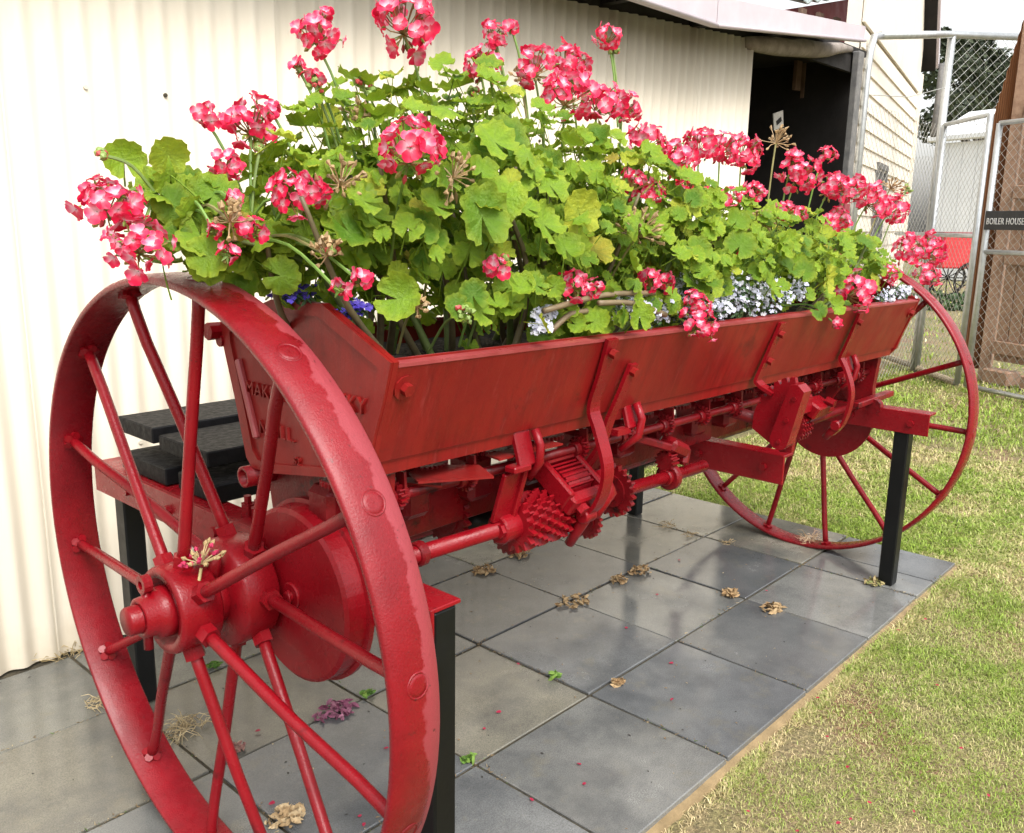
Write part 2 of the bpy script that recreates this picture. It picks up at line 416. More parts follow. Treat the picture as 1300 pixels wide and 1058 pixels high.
# bedding top sits at -0.018, ragged sandy shoulder
pave = mb.build('pavement', M_sand); tag(pave, 'grey square paver path along the cream shed wall', 'pavement', kind='structure')
mb = MB(); mb.box((TX*5/2-1.8-.012, TY*2+.002, -.0135), (TX*5+3.57, TY*4-.026, .015)); mb.build('joint_filling', M_joint, pave)
TAN = [(.31, .295, .235), (.26, .255, .215), (.21, .213, .20), (.285, .265, .205), (.17, .176, .178)]
def paver(x0, x1, y0, y1):
    mb = MB(); gp = .0045
    dz = RN.uniform(-.003, .0015)
    rot = Matrix.Rotation(RN.uniform(-.004, .004), 3, 'Z') @ Matrix.Rotation(RN.uniform(-.0025, .0025), 3, 'X')
    c = ((x0+x1)/2, (y0+y1)/2, -.02+dz)
    mb.box((0, 0, 0), (x1-x0-2*gp, y1-y0-2*gp, .04), rot, .0022)
    o = addobj('paver', mb.mesh('paver', M_paver), c, pave)
    k = RN.uniform(.85, 1.15); q = ((.205, .21, .208), (.235, .235, .22), (.185, .192, .195))[RN.randint(3)] if y0 < .1 else TAN[RN.randint(5)]
    o.color = (q[0]*k, q[1]*k, q[2]*k, 1)
for i in range(-8, 5):
    for j in range(4):
        y1 = (j+1)*TY if j < 3 else 1.69
        if i == 4 and j == 0: paver(i*TX, i*TX+.185, 0, y1); paver(i*TX+.185, (i+1)*TX, 0, y1)
        else: paver(i*TX, (i+1)*TX, j*TY, y1)

# grass: nobody could count it
def grass():
    V = []; F = []; Cc = []
    def batch(n, x0, x1, y0, y1, h, wd, seed):
        rs = np.random.RandomState(seed)
        x = rs.uniform(x0, x1, n); y = rs.uniform(y0, y1, n)
        d = np.hypot(x-CAM.x, y-CAM.y)
        dens = np.clip((2.6/np.maximum(d, .8))**1.1, .12, 1)
        bare = vnoise(x+9, y+5, 1.3, 3)*.42+vnoise(x, y, 4.3, 4)*.33+vnoise(x, y, 15, 6)*.25
        # worn ground beside the paving
        worn = np.exp(-((x-2.05)/.55)**2-((y+.62)/.35)**2)*.42 + np.exp(-((y+.03)/.10)**2)*np.where((x < 2.3), .13, 0)
        bare = bare+worn
        keep = (rs.rand(n) < dens*np.clip(1.75-2.0*bare, .08, 1))
        inp = (x < 5*TX+.008) & (y > np.where(vnoise(x, y*0, 7, 51) > .42, -.004, -.016)) | (y > 1.66) & (x < 5.2) | ((x > 5) & (y > 1.6+.23*(x-5.1)) & (x < 9.6))
        keep &= ~inp
        x, y, d, bare = x[keep], y[keep], d[keep], bare[keep]; n = len(x)
        sc_ = np.clip(d/2.6, .8, 4.0)**.75
        hh = h*rs.uniform(.45, 1.25, n)*np.clip(sc_, .8, 1.8)*np.clip(1.35-bare*.8, .5, 1.2); ww = wd*rs.uniform(.6, 1.3, n)*sc_
        a = rs.uniform(0, 2*np.pi, n); lean = rs.uniform(.3, 1.9, n)
        dx, dy = np.cos(a), np.sin(a); px, py = -dy, dx
        z0 = np.full(n, LZ-.002)
        P = np.zeros((n, 5, 3))
        P[:, 0] = np.c_[x-px*ww/2, y-py*ww/2, z0]; P[:, 1] = np.c_[x+px*ww/2, y+py*ww/2, z0]
        mx, my, mz = x+dx*hh*lean*.35, y+dy*hh*lean*.35, z0+hh*.6
        P[:, 2] = np.c_[mx+px*ww*.4, my+py*ww*.4, mz]; P[:, 3] = np.c_[mx-px*ww*.4, my-py*ww*.4, mz]
        P[:, 4] = np.c_[x+dx*hh*lean, y+dy*hh*lean, z0+hh*np.clip(1.1-.35*lean, .35, 1)]
        dry = np.clip((bare-.38)*2.2+rs.normal(0, .30, n), 0, 1)[:, None]
        gr = np.array([.25, .37, .05])*(1+rs.normal(0, .28, (n, 1)))+np.array([.05, .04, 0])*rs.rand(n, 1)
        st = np.array([.72, .58, .33])*(1+rs.normal(0, .2, (n, 1)))
        c = np.clip(gr*(1-dry)+st*dry, .01, 1)
        b = sum(len(q) for q in V)
        V.append(P.reshape(-1, 3)); k = np.arange(n)[:, None]*5+b
        F.append((np.hstack([k+0, k+1, k+2, k+3]), np.hstack([k+3, k+2, k+4]))); Cc.append(np.repeat(c, 5, 0))
    batch(460000, -.3, 3.4, -1.7, .05, .015, .0022, 1)
    batch(26000, -.6, 2.3, -.05, -.004, .026, .0024, 7)
    batch(190000, 2.0, 7.5, -1.5, 2.6, .022, .0036, 2)
    batch(150000, 2.25, 4.2, -.3, 1.75, .020, .0033, 5)
    batch(120000, 6.5, 26, -2, 10, .035, .006, 3)
    v = np.concatenate(V); q = np.concatenate([f[0] for f in F]); tr = np.concatenate([f[1] for f in F]); c = np.concatenate(Cc)
    me = bpy.data.meshes.new('grass'); me.vertices.add(len(v)); me.vertices.foreach_set('co', v.astype('f').ravel())
    me.loops.add(q.size+tr.size); me.loops.foreach_set('vertex_index', np.concatenate([q.ravel(), tr.ravel()]).astype('i'))
    me.polygons.add(len(q)+len(tr))
    me.polygons.foreach_set('loop_start', np.concatenate([np.arange(len(q))*4, len(q)*4+np.arange(len(tr))*3]).astype('i'))
    me.update(calc_edges=True)
    at = me.color_attributes.new('col', 'FLOAT_COLOR', 'POINT')
    at.data.foreach_set('color', np.hstack([c, np.ones((len(c), 1))]).astype('f').ravel())
    me.materials.append(M_grass)
    o = addobj('grass', me); tag(o, 'short patchy grass mixed with dry straw beside the pavers', 'grass', kind='stuff')
grass()

# ================================================================== SHED WITH DOORWAY
WY = 1.70
shed = empty('corrugated_shed', (1.0, WY, 0)); tag(shed, 'cream corrugated iron shed with a dark open doorway', 'shed')
def corr_sheet(x0, x1, z0, zt0, zt1, y, mat, name, parent, amp=.0085, per=.0762, ph=0.0):
    n = max(2, int(round((x1-x0)/per*10))); vs = []; fs = []
    for i in range(n+1):
        x = x0+(x1-x0)*i/n; yy = y+amp*math.cos(2*math.pi*(x-ph)/per)
        zt = zt0+(zt1-zt0)*i/n
        for z, q in ((z0, 0), (zt, 0), (zt, .0016), (z0, .0016)): vs.append((x, yy+q, z))
    for i in range(n):
        a = i*4; b = a+4
        fs += [(a, b, b+1, a+1), (a+1, b+1, b+2, a+2), (a+2, b+2, b+3, a+3)]
    fs += [(0, 1, 2, 3), (n*4, n*4+3, n*4+2, n*4+1)]
    mb = MB(); mb.smooth = True; mb.add(vs, fs); return mb.build(name, mat, parent)
seams = [-2.75, -1.98, -1.22, -.46, .335, 1.02, 1.672, 2.29, 2.905, 3.47]
for k in range(len(seams)-1):
    a, b = seams[k], seams[k+1]
    zt = lambda x: 2.21+max(0, x-1.7)*.055
    sh = corr_sheet(a-(.02 if k else 0), b+.012, .004, zt(a), zt(b), WY-(.0022 if k % 2 else 0), M_corr, 'wall_sheet', shed)
    for z, rr in ((1.62, 3), (.62, 2)):
        for q in range(rr):
            x = a+(b-a)*(q+.5)/rr; x = round(x/.0762)*.0762+.0381   # on a rib facing out
            s_ = MB(); s_.hexn((x, WY-.0125, z+RN.uniform(-.012, .012)), (0, 1, 0), .006, .006, 8)
            s_.build('screw', M_joint if (q+k) % 3 else M_corr, sh)
# eave fascia, soffit, roof
def fas(P0, P1, h0, h1, th=.03):
    mb = MB(); a, b = Vector(P0), Vector(P1); y = Vector((0, th, 0))
    vs = [a, b, b+Vector((0, 0, h1)), a+Vector((0, 0, h0))]; vs += [q+y for q in vs]
    mb.add(vs, [(0, 1, 2, 3), (7, 6, 5, 4), (0, 4, 5, 1), (3, 2, 6, 7), (1, 5, 6, 2), (0, 3, 7, 4)])
    # small rolled lip along the lower edge
    mb.tube([a+Vector((0, -.006, .006)), b+Vector((0, -.006, .006))], .010, 8)
    return mb
FA, FB, FC = Vector((-2.8, 1.45, 2.20)), Vector((2.64, 1.45, 2.21)), Vector((4.42, 1.45, 2.405))
fas(FA, FB, .135, .135).build('fascia', M_fascia, shed); fas(FB+Vector((.003, -.002, 0)), FC, .135, .09).build('fascia', M_fascia, shed)
mb = MB(); r_ = [(-2.8, 1.485, 2.320), (2.64, 1.485, 2.325), (4.42, 1.485, 2.485), (4.45, 5.2, 2.75), (2.64, 5.2, 2.70), (-2.8, 5.2, 2.70)]
mb.add(r_+[(x, y, z+.02) for x, y, z in r_], [(0, 1, 4, 5), (1, 2, 3, 4), (6, 11, 10, 7), (7, 10, 9, 8), (0, 6, 7, 1), (1, 7, 8, 2), (2, 8, 9, 3)])
mb.build('roof', M_roof, shed)
# rafters under the eave (dark gap between wall top and fascia)
for k in range(9):
    x = -2.4+k*.75
    mb = MB(); mb.box((x, 1.60, 2.285+max(0, x-2.64)*.09), (.045, .26, .07)); mb.build('rafter', M_inside, shed)
mb = MB(); mb.box((.35, 1.735, 2.27), (6.1, .03, .12)); mb.build('top_plate', M_inside, shed)
# doorway: log lintel, jamb posts, interior
lg = []
P0, P1 = onY(945, 54, 1.70), onY(1080, 62, 1.70)
for k in range(9):
    t = k/8; p = P0.lerp(P1, t); p.z += -.015*math.sin(t*3.1)+RN.uniform(-.006, .006); lg.append(p)
mb = MB(); mb.tube(lg, [.030, .046, .052, .05, .054, .050, .044, .034, .018], 12); mb.build('lintel_log', M_log, shed)
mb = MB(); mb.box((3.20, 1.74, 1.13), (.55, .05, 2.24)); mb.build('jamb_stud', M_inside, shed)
jx = onY(1083, 150, 1.66).x
mb = MB(); mb.box((jx+.09, 1.70, 1.95), (.085, .05, 1.0), bev=.006); mb.build('jamb_post', M_greytim, shed)
mb = MB(); mb.box((jx+.09, 1.70, .70), (.087, .052, 1.49), bev=.006); mb.build('jamb_post', M_maroon, shed)
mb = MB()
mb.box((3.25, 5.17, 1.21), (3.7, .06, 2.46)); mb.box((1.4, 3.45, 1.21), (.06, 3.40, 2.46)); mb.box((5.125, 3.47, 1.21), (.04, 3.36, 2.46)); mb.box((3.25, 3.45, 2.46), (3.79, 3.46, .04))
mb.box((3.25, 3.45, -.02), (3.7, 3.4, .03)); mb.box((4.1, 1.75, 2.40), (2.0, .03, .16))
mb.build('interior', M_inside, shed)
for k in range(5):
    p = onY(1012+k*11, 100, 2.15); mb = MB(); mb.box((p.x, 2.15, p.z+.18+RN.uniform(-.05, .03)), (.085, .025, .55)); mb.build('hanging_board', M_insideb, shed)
mb = MB(); p = onY(1052, 195, 1.95); mb.box((p.x+.02, 1.95, .85), (.12, .03, 1.7)); mb.build('door_edge', M_maroon, shed)
mb = MB(); p = onY(988, 153, 2.05); mb.box(p, (.14, .006, .11), Matrix.Rotation(-.25, 3, 'Y')); o = mb.build('notice', M_paper)
tag(o, 'small pale notice hanging inside the dark doorway', 'notice')
mb = MB(); mb.box(p+Vector((0, -.006, -.005)), (.07, .004, .03), Matrix.Rotation(-.5, 3, 'Y')); o2 = mb.build('print', M_inside, o)

# ================================================================== WEATHERBOARD BUILDING
D2 = Vector((math.cos(R_(13)), math.sin(R_(13)), 0)); N2 = Vector((D2.y, -D2.x, 0))
B0 = Vector((5.22, 1.80, 0)); L2 = 3.75
wb = empty('weatherboard_building', B0); tag(wb, 'cream weatherboard building with a small window behind the wire fence', 'building')
R2 = Matrix((D2, -N2, Vector((0, 0, 1)))).transposed()
zsplit = 2.60; BH = .128
k = 0
while k*BH < zsplit:
    z = k*BH
    segs = [(0, L2)]
    if 1.20 < z+BH/2 < 1.80: segs = [(0, 1.28), (1.86, L2)]
    for s0, s1 in segs:
        mb = MB(); prof = [(0, 0), (-.020, 0), (-.004, BH+.012), (0, BH+.012)]
        mb.prism([(p_, q_) for p_, q_ in prof], s0, s1, lambda a, b, d: B0+D2*d+N2*(-a)+Vector((0, 0, z+b+LZ)))
        mb.build('weatherboard', M_clap, wb)
    k += 1
mb = MB(); mb.box(B0+D2*(L2/2)-N2*.06+Vector((0, 0, 2.3)), (L2, .10, 4.7), R2); mb.build('wall_core', M_clap, wb)
for q in range(9):
    mb = MB(); mb.box(B0+D2*(L2*(q+.5)/9)+N2*.006+Vector((0, 0, 3.67)), (L2/9-.006, .022, 1.95), R2, .002); mb.build('gable_board', M_clap, wb)
mb = MB(); mb.box(B0+D2*(L2+.02)+N2*.0+Vector((0, 0, 1.4)), (.08, .09, 2.95), R2); mb.build('corner_board', M_clap, wb)
wz = 1.50
fr = MB()
for s_, z_, a, b in ((1.57, wz+.30, .62, .05), (1.57, wz-.30, .66, .05), (1.29, wz, .05, .60), (1.85, wz, .05, .60), (1.57, wz, .03, .6)):
    fr.box(B0+D2*s_+N2*.012+Vector((0, 0, z_)), (a, .045, b), R2)
win = fr.build('window', M_greytim, wb)
mb = MB(); mb.box(B0+D2*1.57+N2*.0+Vector((0, 0, wz)), (.56, .02, .58), R2); mb.build('pane', M_glass, win)
# roof: slope rising from the far eave
E0 = B0+D2*(L2+.20)+Vector((0, 0, 2.95)); up2 = (-D2*1.0+Vector((0, 0, 1.15))).normalized()
mb = MB(); ax = Matrix((up2, -N2, up2.cross(-N2))).transposed()
mb.box(E0+up2*1.6+N2*.02, (3.2, .24, .07), ax); mb.build('roof', M_inside, wb)
mb = MB(); mb.box(E0+up2*1.6+N2*.153+Vector((0, 0, .03)), (3.2, .025, .10), ax); mb.build('barge_board', M_fascia, wb)
mb = MB(); pz = E0+N2*.2; mb.tube([pz+Vector((0, 0, .05)), pz+Vector((0, 0, -.25)), pz+D2*-.1+Vector((0, 0, -.7))], .035, 8); mb.build('downpipe', M_greytim, wb)
# taller roof with maroon gable peeping over the shed
ms = empty('maroon_outbuilding', onY(1050, 10, 3.6)*1.0); OFF[ms] = Vector(ms.location)
tag(ms, 'maroon wall and corrugated roof edge rising above the doorway fascia', 'building')
a, b = onY(1000, 12, 3.2), onY(1098, -4, 3.2)
mb = MB(); mb.add([(a.x, 3.2, a.z-.5), (b.x, 3.2, a.z-.5), (b.x, 3.2, b.z), (a.x, 3.2, a.z), (a.x, 3.3, a.z-.5), (b.x, 3.3, a.z-.5), (b.x, 3.3, b.z), (a.x, 3.3, a.z)],
    [(0, 1, 2, 3), (7, 6, 5, 4), (0, 4, 5, 1), (3, 2, 6, 7), (0, 3, 7, 4), (1, 5, 6, 2)]); mb.build('wall', M_maroon, ms)
vs = []; fs = []; n = 60
for i in range(n+1):
    t = i/n; p = a.lerp(b, t); z = p.z+.03+.018*math.cos(t*n*.9)
    vs += [(p.x, 3.05, z), (p.x, 6.0, z+1.0), (p.x, 6.0, z+1.012), (p.x, 3.05, z+.012)]
for i in range(n): q = i*4; fs += [(q, q+4, q+5, q+1), (q+3, q+2, q+6, q+7), (q, q+3, q+7, q+4)]
mb = MB(); mb.add(vs, fs); mb.build('roof', M_roof, ms)

M_dry2 = surf('rusty_wire', (.30, .24, .16), (.42, .35, .25), 30, (.7, .8), 0)
# ================================================================== CHAIN-LINK FENCE AND GATES
def chain(name, P, U, W, H, parent, pitch=.062, wr=.0016, clip=None):
    """diamond mesh in the plane P + U*u + Z*v"""
    mb = MB(); U = Vector(U).normalized(); Z = Vector((0, 0, 1)); nrm = U.cross(Z)
    n = int((W+H)/pitch)+1
    for sgn in (1, -1):
        for k in range(-1, n+1):
            u0 = k*pitch if sgn > 0 else k*pitch
            # line u = u0 - sgn... runs diagonally up
            if sgn > 0: ua, va, ub, vb = u0-H, 0, u0, H
            else: ua, va, ub, vb = u0, 0, u0-H, H
            pts = []
            for t in (0, 1):
                pts.append((ua+(ub-ua)*t, va+(vb-va)*t))
            (xa, ya), (xb, yb) = pts
            # clip to [0,W]
            def cl(x, xo, yo, x1, y1): t = (x-xo)/(x1-xo); return x, yo+(y1-yo)*t
            if xa > xb: xa, ya, xb, yb = xb, yb, xa, ya
            if xb <= 0 or xa >= W: continue
            if xa < 0: xa, ya = cl(0, xa, ya, xb, yb)
            if xb > W: xb, yb = cl(W, xa, ya, xb, yb)
            if xb-xa < .01: continue
            o = nrm*(.0018*sgn)
            mb.tube([P+U*xa+Z*ya+o, P+U*xb+Z*yb+o], wr, 3, False)
    o = mb.build(name, M_wire, parent); o['kind'] = 'stuff'; return o
PL = atD(1081, 300, 6.6); PL.z = LZ
P1 = Vector((7.2, 1.82, LZ)); PR = atD(1330, 300, 8.1); PR.z = LZ
HT = 2.95
tf = empty('tall_wire_fence', P1); tag(tf, 'tall galvanised pipe frame with chain link above the gates', 'fence')
dirA = (PR-P1).normalized()
mb = MB(); q = PL.copy()
U1 = (P1-PL).normalized()
mb.tube([q, q+Vector((0, 0, 2.40)), q+Vector((0, 0, 2.54))+U1*.02, q+Vector((0, 0, 2.65))+U1*.07, q+Vector((0, 0, 2.68))+U1*.20], .026, 10); mb.build('post', M_galv, tf)
mb = MB(); mb.tube([q+Vector((0, 0, 2.68))+U1*.20, P1+Vector((0, 0, HT)), PR+Vector((0, 0, HT))], .03, 10); mb.build('top_rail', M_galv, tf)
mb = MB(); mb.tube([P1, P1+Vector((0, 0, HT-.02))], .034, 12); mb.build('post', M_galv, tf)
chain('wire_mesh', PL+Vector((0, 0, .05)), U1, (P1-PL).length, 2.15, tf, pitch=.085)
chain('wire_mesh', P1+Vector((0, 0, 2.2)), dirA, (PR-P1).length, .72, tf, pitch=.085)
# barbed strand
mb = MB(); a, b = PL+Vector((0, 0, 2.25)), P1+Vector((0, 0, 2.52)); mb.tube([a, a.lerp(b, .5)-Vector((0, 0, .05)), b], .003, 4); mb.build('wire_strand', M_wire, tf)
G0 = Vector((6.52, 1.22, LZ)); GL = Vector((7.67, 2.28, LZ)); GRr = Vector((6.02, .22, LZ))
for z in (.06, 1.26):
    mb = MB(); mb.tube([P1+Vector((0, 0, z)), GL+Vector((0, 0, z))], .019, 10); r0 = mb.build('rail', M_galv, tf)
    if z < .1:
        U0 = (GL-P1); W0 = U0.length; U0.normalize(); m2 = MB()
        m2.tube([P1+U0*(W0*t/100)+Vector((0, 0, z+.027*math.sin(t*1.15)))+U0.cross(Vector((0, 0, 1)))*(.027*math.cos(t*1.15)) for t in range(101)], .006, 5); m2.build('binding_wire', M_dry2, r0)
chain('wire_mesh', P1+Vector((0, 0, .06)), GL-P1, (GL-P1).length, 1.9, tf, pitch=.07)
def gate(A, B, H, label, rope=False, mids=(1.26,), zb=.05):
    g_ = empty('wire_gate', A); tag(g_, label, 'gate', 'pipe framed wire gates')
    U = (B-A).normalized(); W = (B-A).length; Z = Vector((0, 0, 1))
    for u in (0.03, W-.03): mb = MB(); mb.tube([A+U*u+Z*zb, A+U*u+Z*H], .024, 10); mb.build('stile', M_galv, g_)
    for z in (zb, H)+tuple(mids):
        mb = MB(); mb.tube([A+U*.03+Z*z, A+U*(W-.03)+Z*z], .019, 10); r = mb.build('rail', M_galv, g_)
        if z == zb and rope:
            m2 = MB(); pts = [A+U*(.05+(W-.1)*t/160)+Z*(zb+.027*math.sin(t*1.15))+U.cross(Z)*(.027*math.cos(t*1.15)) for t in range(161)]
            m2.tube(pts, .006, 5); m2.build('binding_wire', M_dry2, r)
    chain('wire_mesh', A+U*.03+Z*zb, U, W-.06, H-zb, g_, pitch=.07)
    return g_
gate(G0+(P1-G0).normalized()*.03, P1-(P1-G0).normalized()*.03, 2.2, 'wire gate with a wire bound bottom rail before the red cart', True)
gate(G0-(G0-GRr).normalized()*.03, GRr, 2.12, 'wire gate carrying the black boiler house sign', False, (1.14,))
# sign
sp = onY(1251, 279, 0.0); U = (GRr-G0).normalized(); nS = U.cross(Vector((0, 0, 1)))
if nS.dot(CAM-G0) < 0: nS = -nS
# place on the gate plane
d = ray(1251, 280); t_ = ((G0+nS*.035)-CAM).dot(nS)/d.dot(nS); S0 = CAM+d*t_
RS = Matrix((U, Vector((0, 0, 1)).cross(U)*-1, Vector((0, 0, 1)))).transposed()
SW, SH = .40, .145
mb = MB(); mb.box(S0+U*(SW/2), (SW, .022, SH), Matrix((U, Vector((0, 0, 1)).cross(U), Vector((0, 0, 1)))).transposed(), .003)
sg = mb.build('sign_board', M_sign, None, S0+U*(SW/2)); tag(sg, 'black BOILER HOUSE sign wired to the gate', 'sign')
def textmesh(txt, size, extr, mat):
    cu = bpy.data.curves.new('txt', 'FONT'); cu.body = txt; cu.size = size; cu.extrude = extr; cu.resolution_u = 3; cu.space_character = 1.1
    o = bpy.data.objects.new('txt', cu); COL.objects.link(o)
    dg = bpy.context.evaluated_depsgraph_get(); dg.update()
    me = bpy.data.meshes.new_from_object(o.evaluated_get(dg)); bpy.data.objects.remove(o); bpy.data.curves.remove(cu)
    me.materials.clear(); me.materials.append(mat); return me
RT = Matrix((U, Vector((0, 0, 1)), nS)).transposed()
if RT.determinant() < 0: RT = Matrix((-U, Vector((0, 0, 1)), nS)).transposed()
addobj('lettering', textmesh('BOILER HOUSE', .070, .002, M_letter), S0+U*.022+nS*.0135+Vector((0, 0, -.030)), sg, RT @ Matrix.Diagonal((.66, 1, 1)))

# ================================================================== BOILER HOUSE OF TIMBER AND RUSTY IRON
bA = atD(1239, 300, 7.75); bB = atD(1268, 300, 7.62); bC = atD(1345, 300, 7.1)
for q in (bA, bB, bC): q.z = LZ
bh = empty('boiler_house', bB); tag(bh, 'brown timber and rusty iron boiler house behind the right gate', 'shed')
Z = Vector((0, 0, 1))
def wallz(t): return 2.30+1.5*t      # sloping top edge
UA = (bB-bA); n_ = 22; vs = []; fs = []; nA = UA.normalized().cross(Z)
for i in range(n_+1):
    t = i/n_; p = bA+UA*t; o = nA*(.010*math.cos(i*math.pi))
    vs += [p+o+Z*.1, p+o+Z*(2.15+1.0*t)]
for i in range(n_): fs.append((2*i, 2*i+2, 2*i+3, 2*i+1))
mb = MB(); mb.add(vs, fs); mb.build('rusty_sheet', M_rust, bh)
mb = MB(); mb.box(bB+Z*1.7+(bC-bB).normalized()*.04, (.09, .09, 3.4), basis((0, 0, 1), UA), .006); mb.build('post', M_oldtim, bh)
UB = (bC-bB).normalized(); LB = (bC-bB).length; nB = UB.cross(Z)
if nB.dot(CAM-bB) < 0: nB = -nB
RB = Matrix((UB, Z.cross(UB), Z)).transposed()
for i in range(4):
    wq = (LB-.1)/4; mb = MB(); mb.box(bB+UB*(.12+wq*(i+.5))+Z*(1.85), (wq-.008, .035, 3.3), RB, .003); mb.build('plank', M_oldtim, bh)
for z in (.32, 1.08, 1.62, 2.3):
    mb = MB(); mb.box(bB+UB*(LB/2+.06)+Z*z+nB*.045, (LB-.16, .05, .11), RB, .006); mb.build('ledge', M_oldtim, bh)
for s_ in (.25, .62):
    mb = MB(); mb.box(bB+UB*s_+Z*.07+nB*.05, (.26, .16, .13), RB, .012); mb.build('footing_block', M_oldtim, bh)

# ================================================================== FAR YARD: white shed, red cart, hedge, tree
w0, w1 = atD(1176, 300, 24), atD(1330, 300, 21)
U = (w1-w0); U.z = 0; W = U.length; U.normalize(); w0.z = LZ
nW = U.cross(Z)
if nW.dot(CAM-w0) < 0: nW = -nW
ws = empty('white_shed', w0); tag(ws, 'white painted iron shed across the far lawn', 'shed')
RW = Matrix((U, Z.cross(U), Z)).transposed()
for i in range(8):
    mb = MB(); mb.box(w0+U*(W*(i+.5)/8)+Z*1.75, (W/8-.015, .08, 3.5), RW); mb.build('wall_sheet', M_white, ws)
mb = MB(); mb.box(w0+U*(W/2)+Z*3.62+nW*.15, (W+.3, .16, .16), RW, .03); mb.build('gutter', M_white, ws)
mb = MB(); mb.box(w0+U*(W/2)+Z*4.0-nW*.55, (W+.3, 1.7, .06), RW @ Matrix.Rotation(R_(27 if Z.cross(U).dot(nW) < 0 else -27), 3, 'X')); mb.build('roof', M_white, ws)
c0 = atD(1214, 325, 17); rc = empty('red_cart', (c0.x, c0.y, LZ)); tag(rc, 'red farm cart with a spoked wheel parked before the white shed', 'cart')
RC = Matrix((rt.copy().normalized(), Z.cross(rt).normalized(), Z)).transposed()
Ur = Vector((rt.x, rt.y, 0)).normalized(); RC = Matrix((Ur, Z.cross(Ur), Z)).transposed(); cb = Vector((c0.x, c0.y, 0))
mb = MB(); mb.box(cb+Z*.86, (.95, .9, .62), RC, .02); mb.build('body', M_redcart, rc)
mb = MB(); mb.box(cb+Z*1.20, (1.0, .96, .04), RC); mb.build('top_rail', M_maroon, rc)
for s_ in (-1, 1):
    ctr = cb+Ur*.12+Z.cross(Ur)*(.5*s_)+Z*.33
    rm = basis(Z, Z.cross(Ur)); axm = Matrix((Z.cross(Ur), Ur, Z)).transposed()
    mb = MB(); mb.lathe([(-.03, .36), (.03, .36), (.03, .33), (-.03, .33)], ctr, 24, True, axm); wh = mb.build('wheel', M_inside, rc)
    for k in range(6): mb = MB(); a = k*math.pi/6; v = Ur*math.cos(a)+Z*math.sin(a); mb.tube([ctr-v*.34, ctr+v*.34], .012, 5); mb.build('spoke', M_inside, wh)
mb = MB(); mb.bar(cb-Ur*.4+Z*.6, cb-Ur*.45+Z*.0, .06, .06, Ur); mb.build('prop', M_inside, rc)
def cloud(name, blobs, n, sz, ca, cb_, mat, parent=None, seed=1):
    rs = np.random.RandomState(seed); mb = MB(); ca, cb_ = np.array(ca), np.array(cb_)
    for _ in range(n):
        c, r = blobs[rs.randint(len(blobs))]
        v = rs.normal(0, 1, 3); v /= np.linalg.norm(v); rr = r*rs.uniform(.45, 1.0)**.5
        p = Vector(c)+Vector(v*rr*np.array([1, 1, .85])); m = basis(Vector(v)+Vector(rs.normal(0, .6, 3)), rs.normal(0, 1, 3)); s_ = sz*rs.uniform(.6, 1.4)
        col = ca+(cb_-ca)*rs.rand(); mb.cur = tuple(col)
        mb.add([p+m @ Vector(q)*s_ for q in ((-1, 0, 0), (-.2, -.5, .15), (1, 0, 0), (-.2, .5, .15))], [(0, 1, 2, 3)])
    return mb.build(name, mat, parent)
tb = atD(1240, 290, 34); tb.z = LZ
tr = empty('distant_tree', tb); tag(tr, 'dark green tree standing beyond the white shed', 'tree')
mb = MB(); mb.cur = (.06, .045, .03); mb.tube([tb, tb+Vector((.1, 0, 2.5)), tb+Vector((-.1, .1, 5))], [.3, .24, .12], 9)
for k in range(7):
    e = atD(1195+k*15, 95+12*math.sin(k*2), 34); mb.tube([tb+Vector((0, 0, 2.5+.25*k)), tb.lerp(e, .55)+Vector((0, 0, 1.2)), e], [.12, .07, .03], 6)
mb.build('trunk', M_stem, tr)
blobs = []
rs = np.random.RandomState(5)
for (x, y, r) in [(1190, 105, 1.1), (1205, 75, 1.0), (1215, 60, .8), (1198, 52, .5), (1222, 130, 1.4), (1240, 100, 1.2), (1228, 58, .6), (1258, 85, .9), (1262, 120, 1.0), (1255, 62, .5), (1205, 140, 1.3), (1245, 145, 1.2), (1280, 92, .7), (1285, 115, .6), (1190, 160, 1.0), (1225, 85, 1.0)]:
    for _ in range(5): blobs.append((atD(x+rs.normal(0, 7), y+rs.normal(0, 6), 34+rs.normal(0, 1.2)), r*.55))
cloud('crown', blobs, 9000, .11, (.012, .022, .010), (.055, .075, .028), M_foliage, tr, 3)
hb = atD(1215, 345, 14.5)
hd = cloud('low_hedge', [((hb.x+Ur.x*k*.3, hb.y+Ur.y*k*.3, .02+.05*(k % 2)), .26) for k in range(-9, 10)], 3500, .05, (.02, .05, .012), (.06, .12, .03), M_foliage, None, 4)
tag(hd, 'low dark green hedge on the lawn behind the gate', 'hedge', kind='stuff')

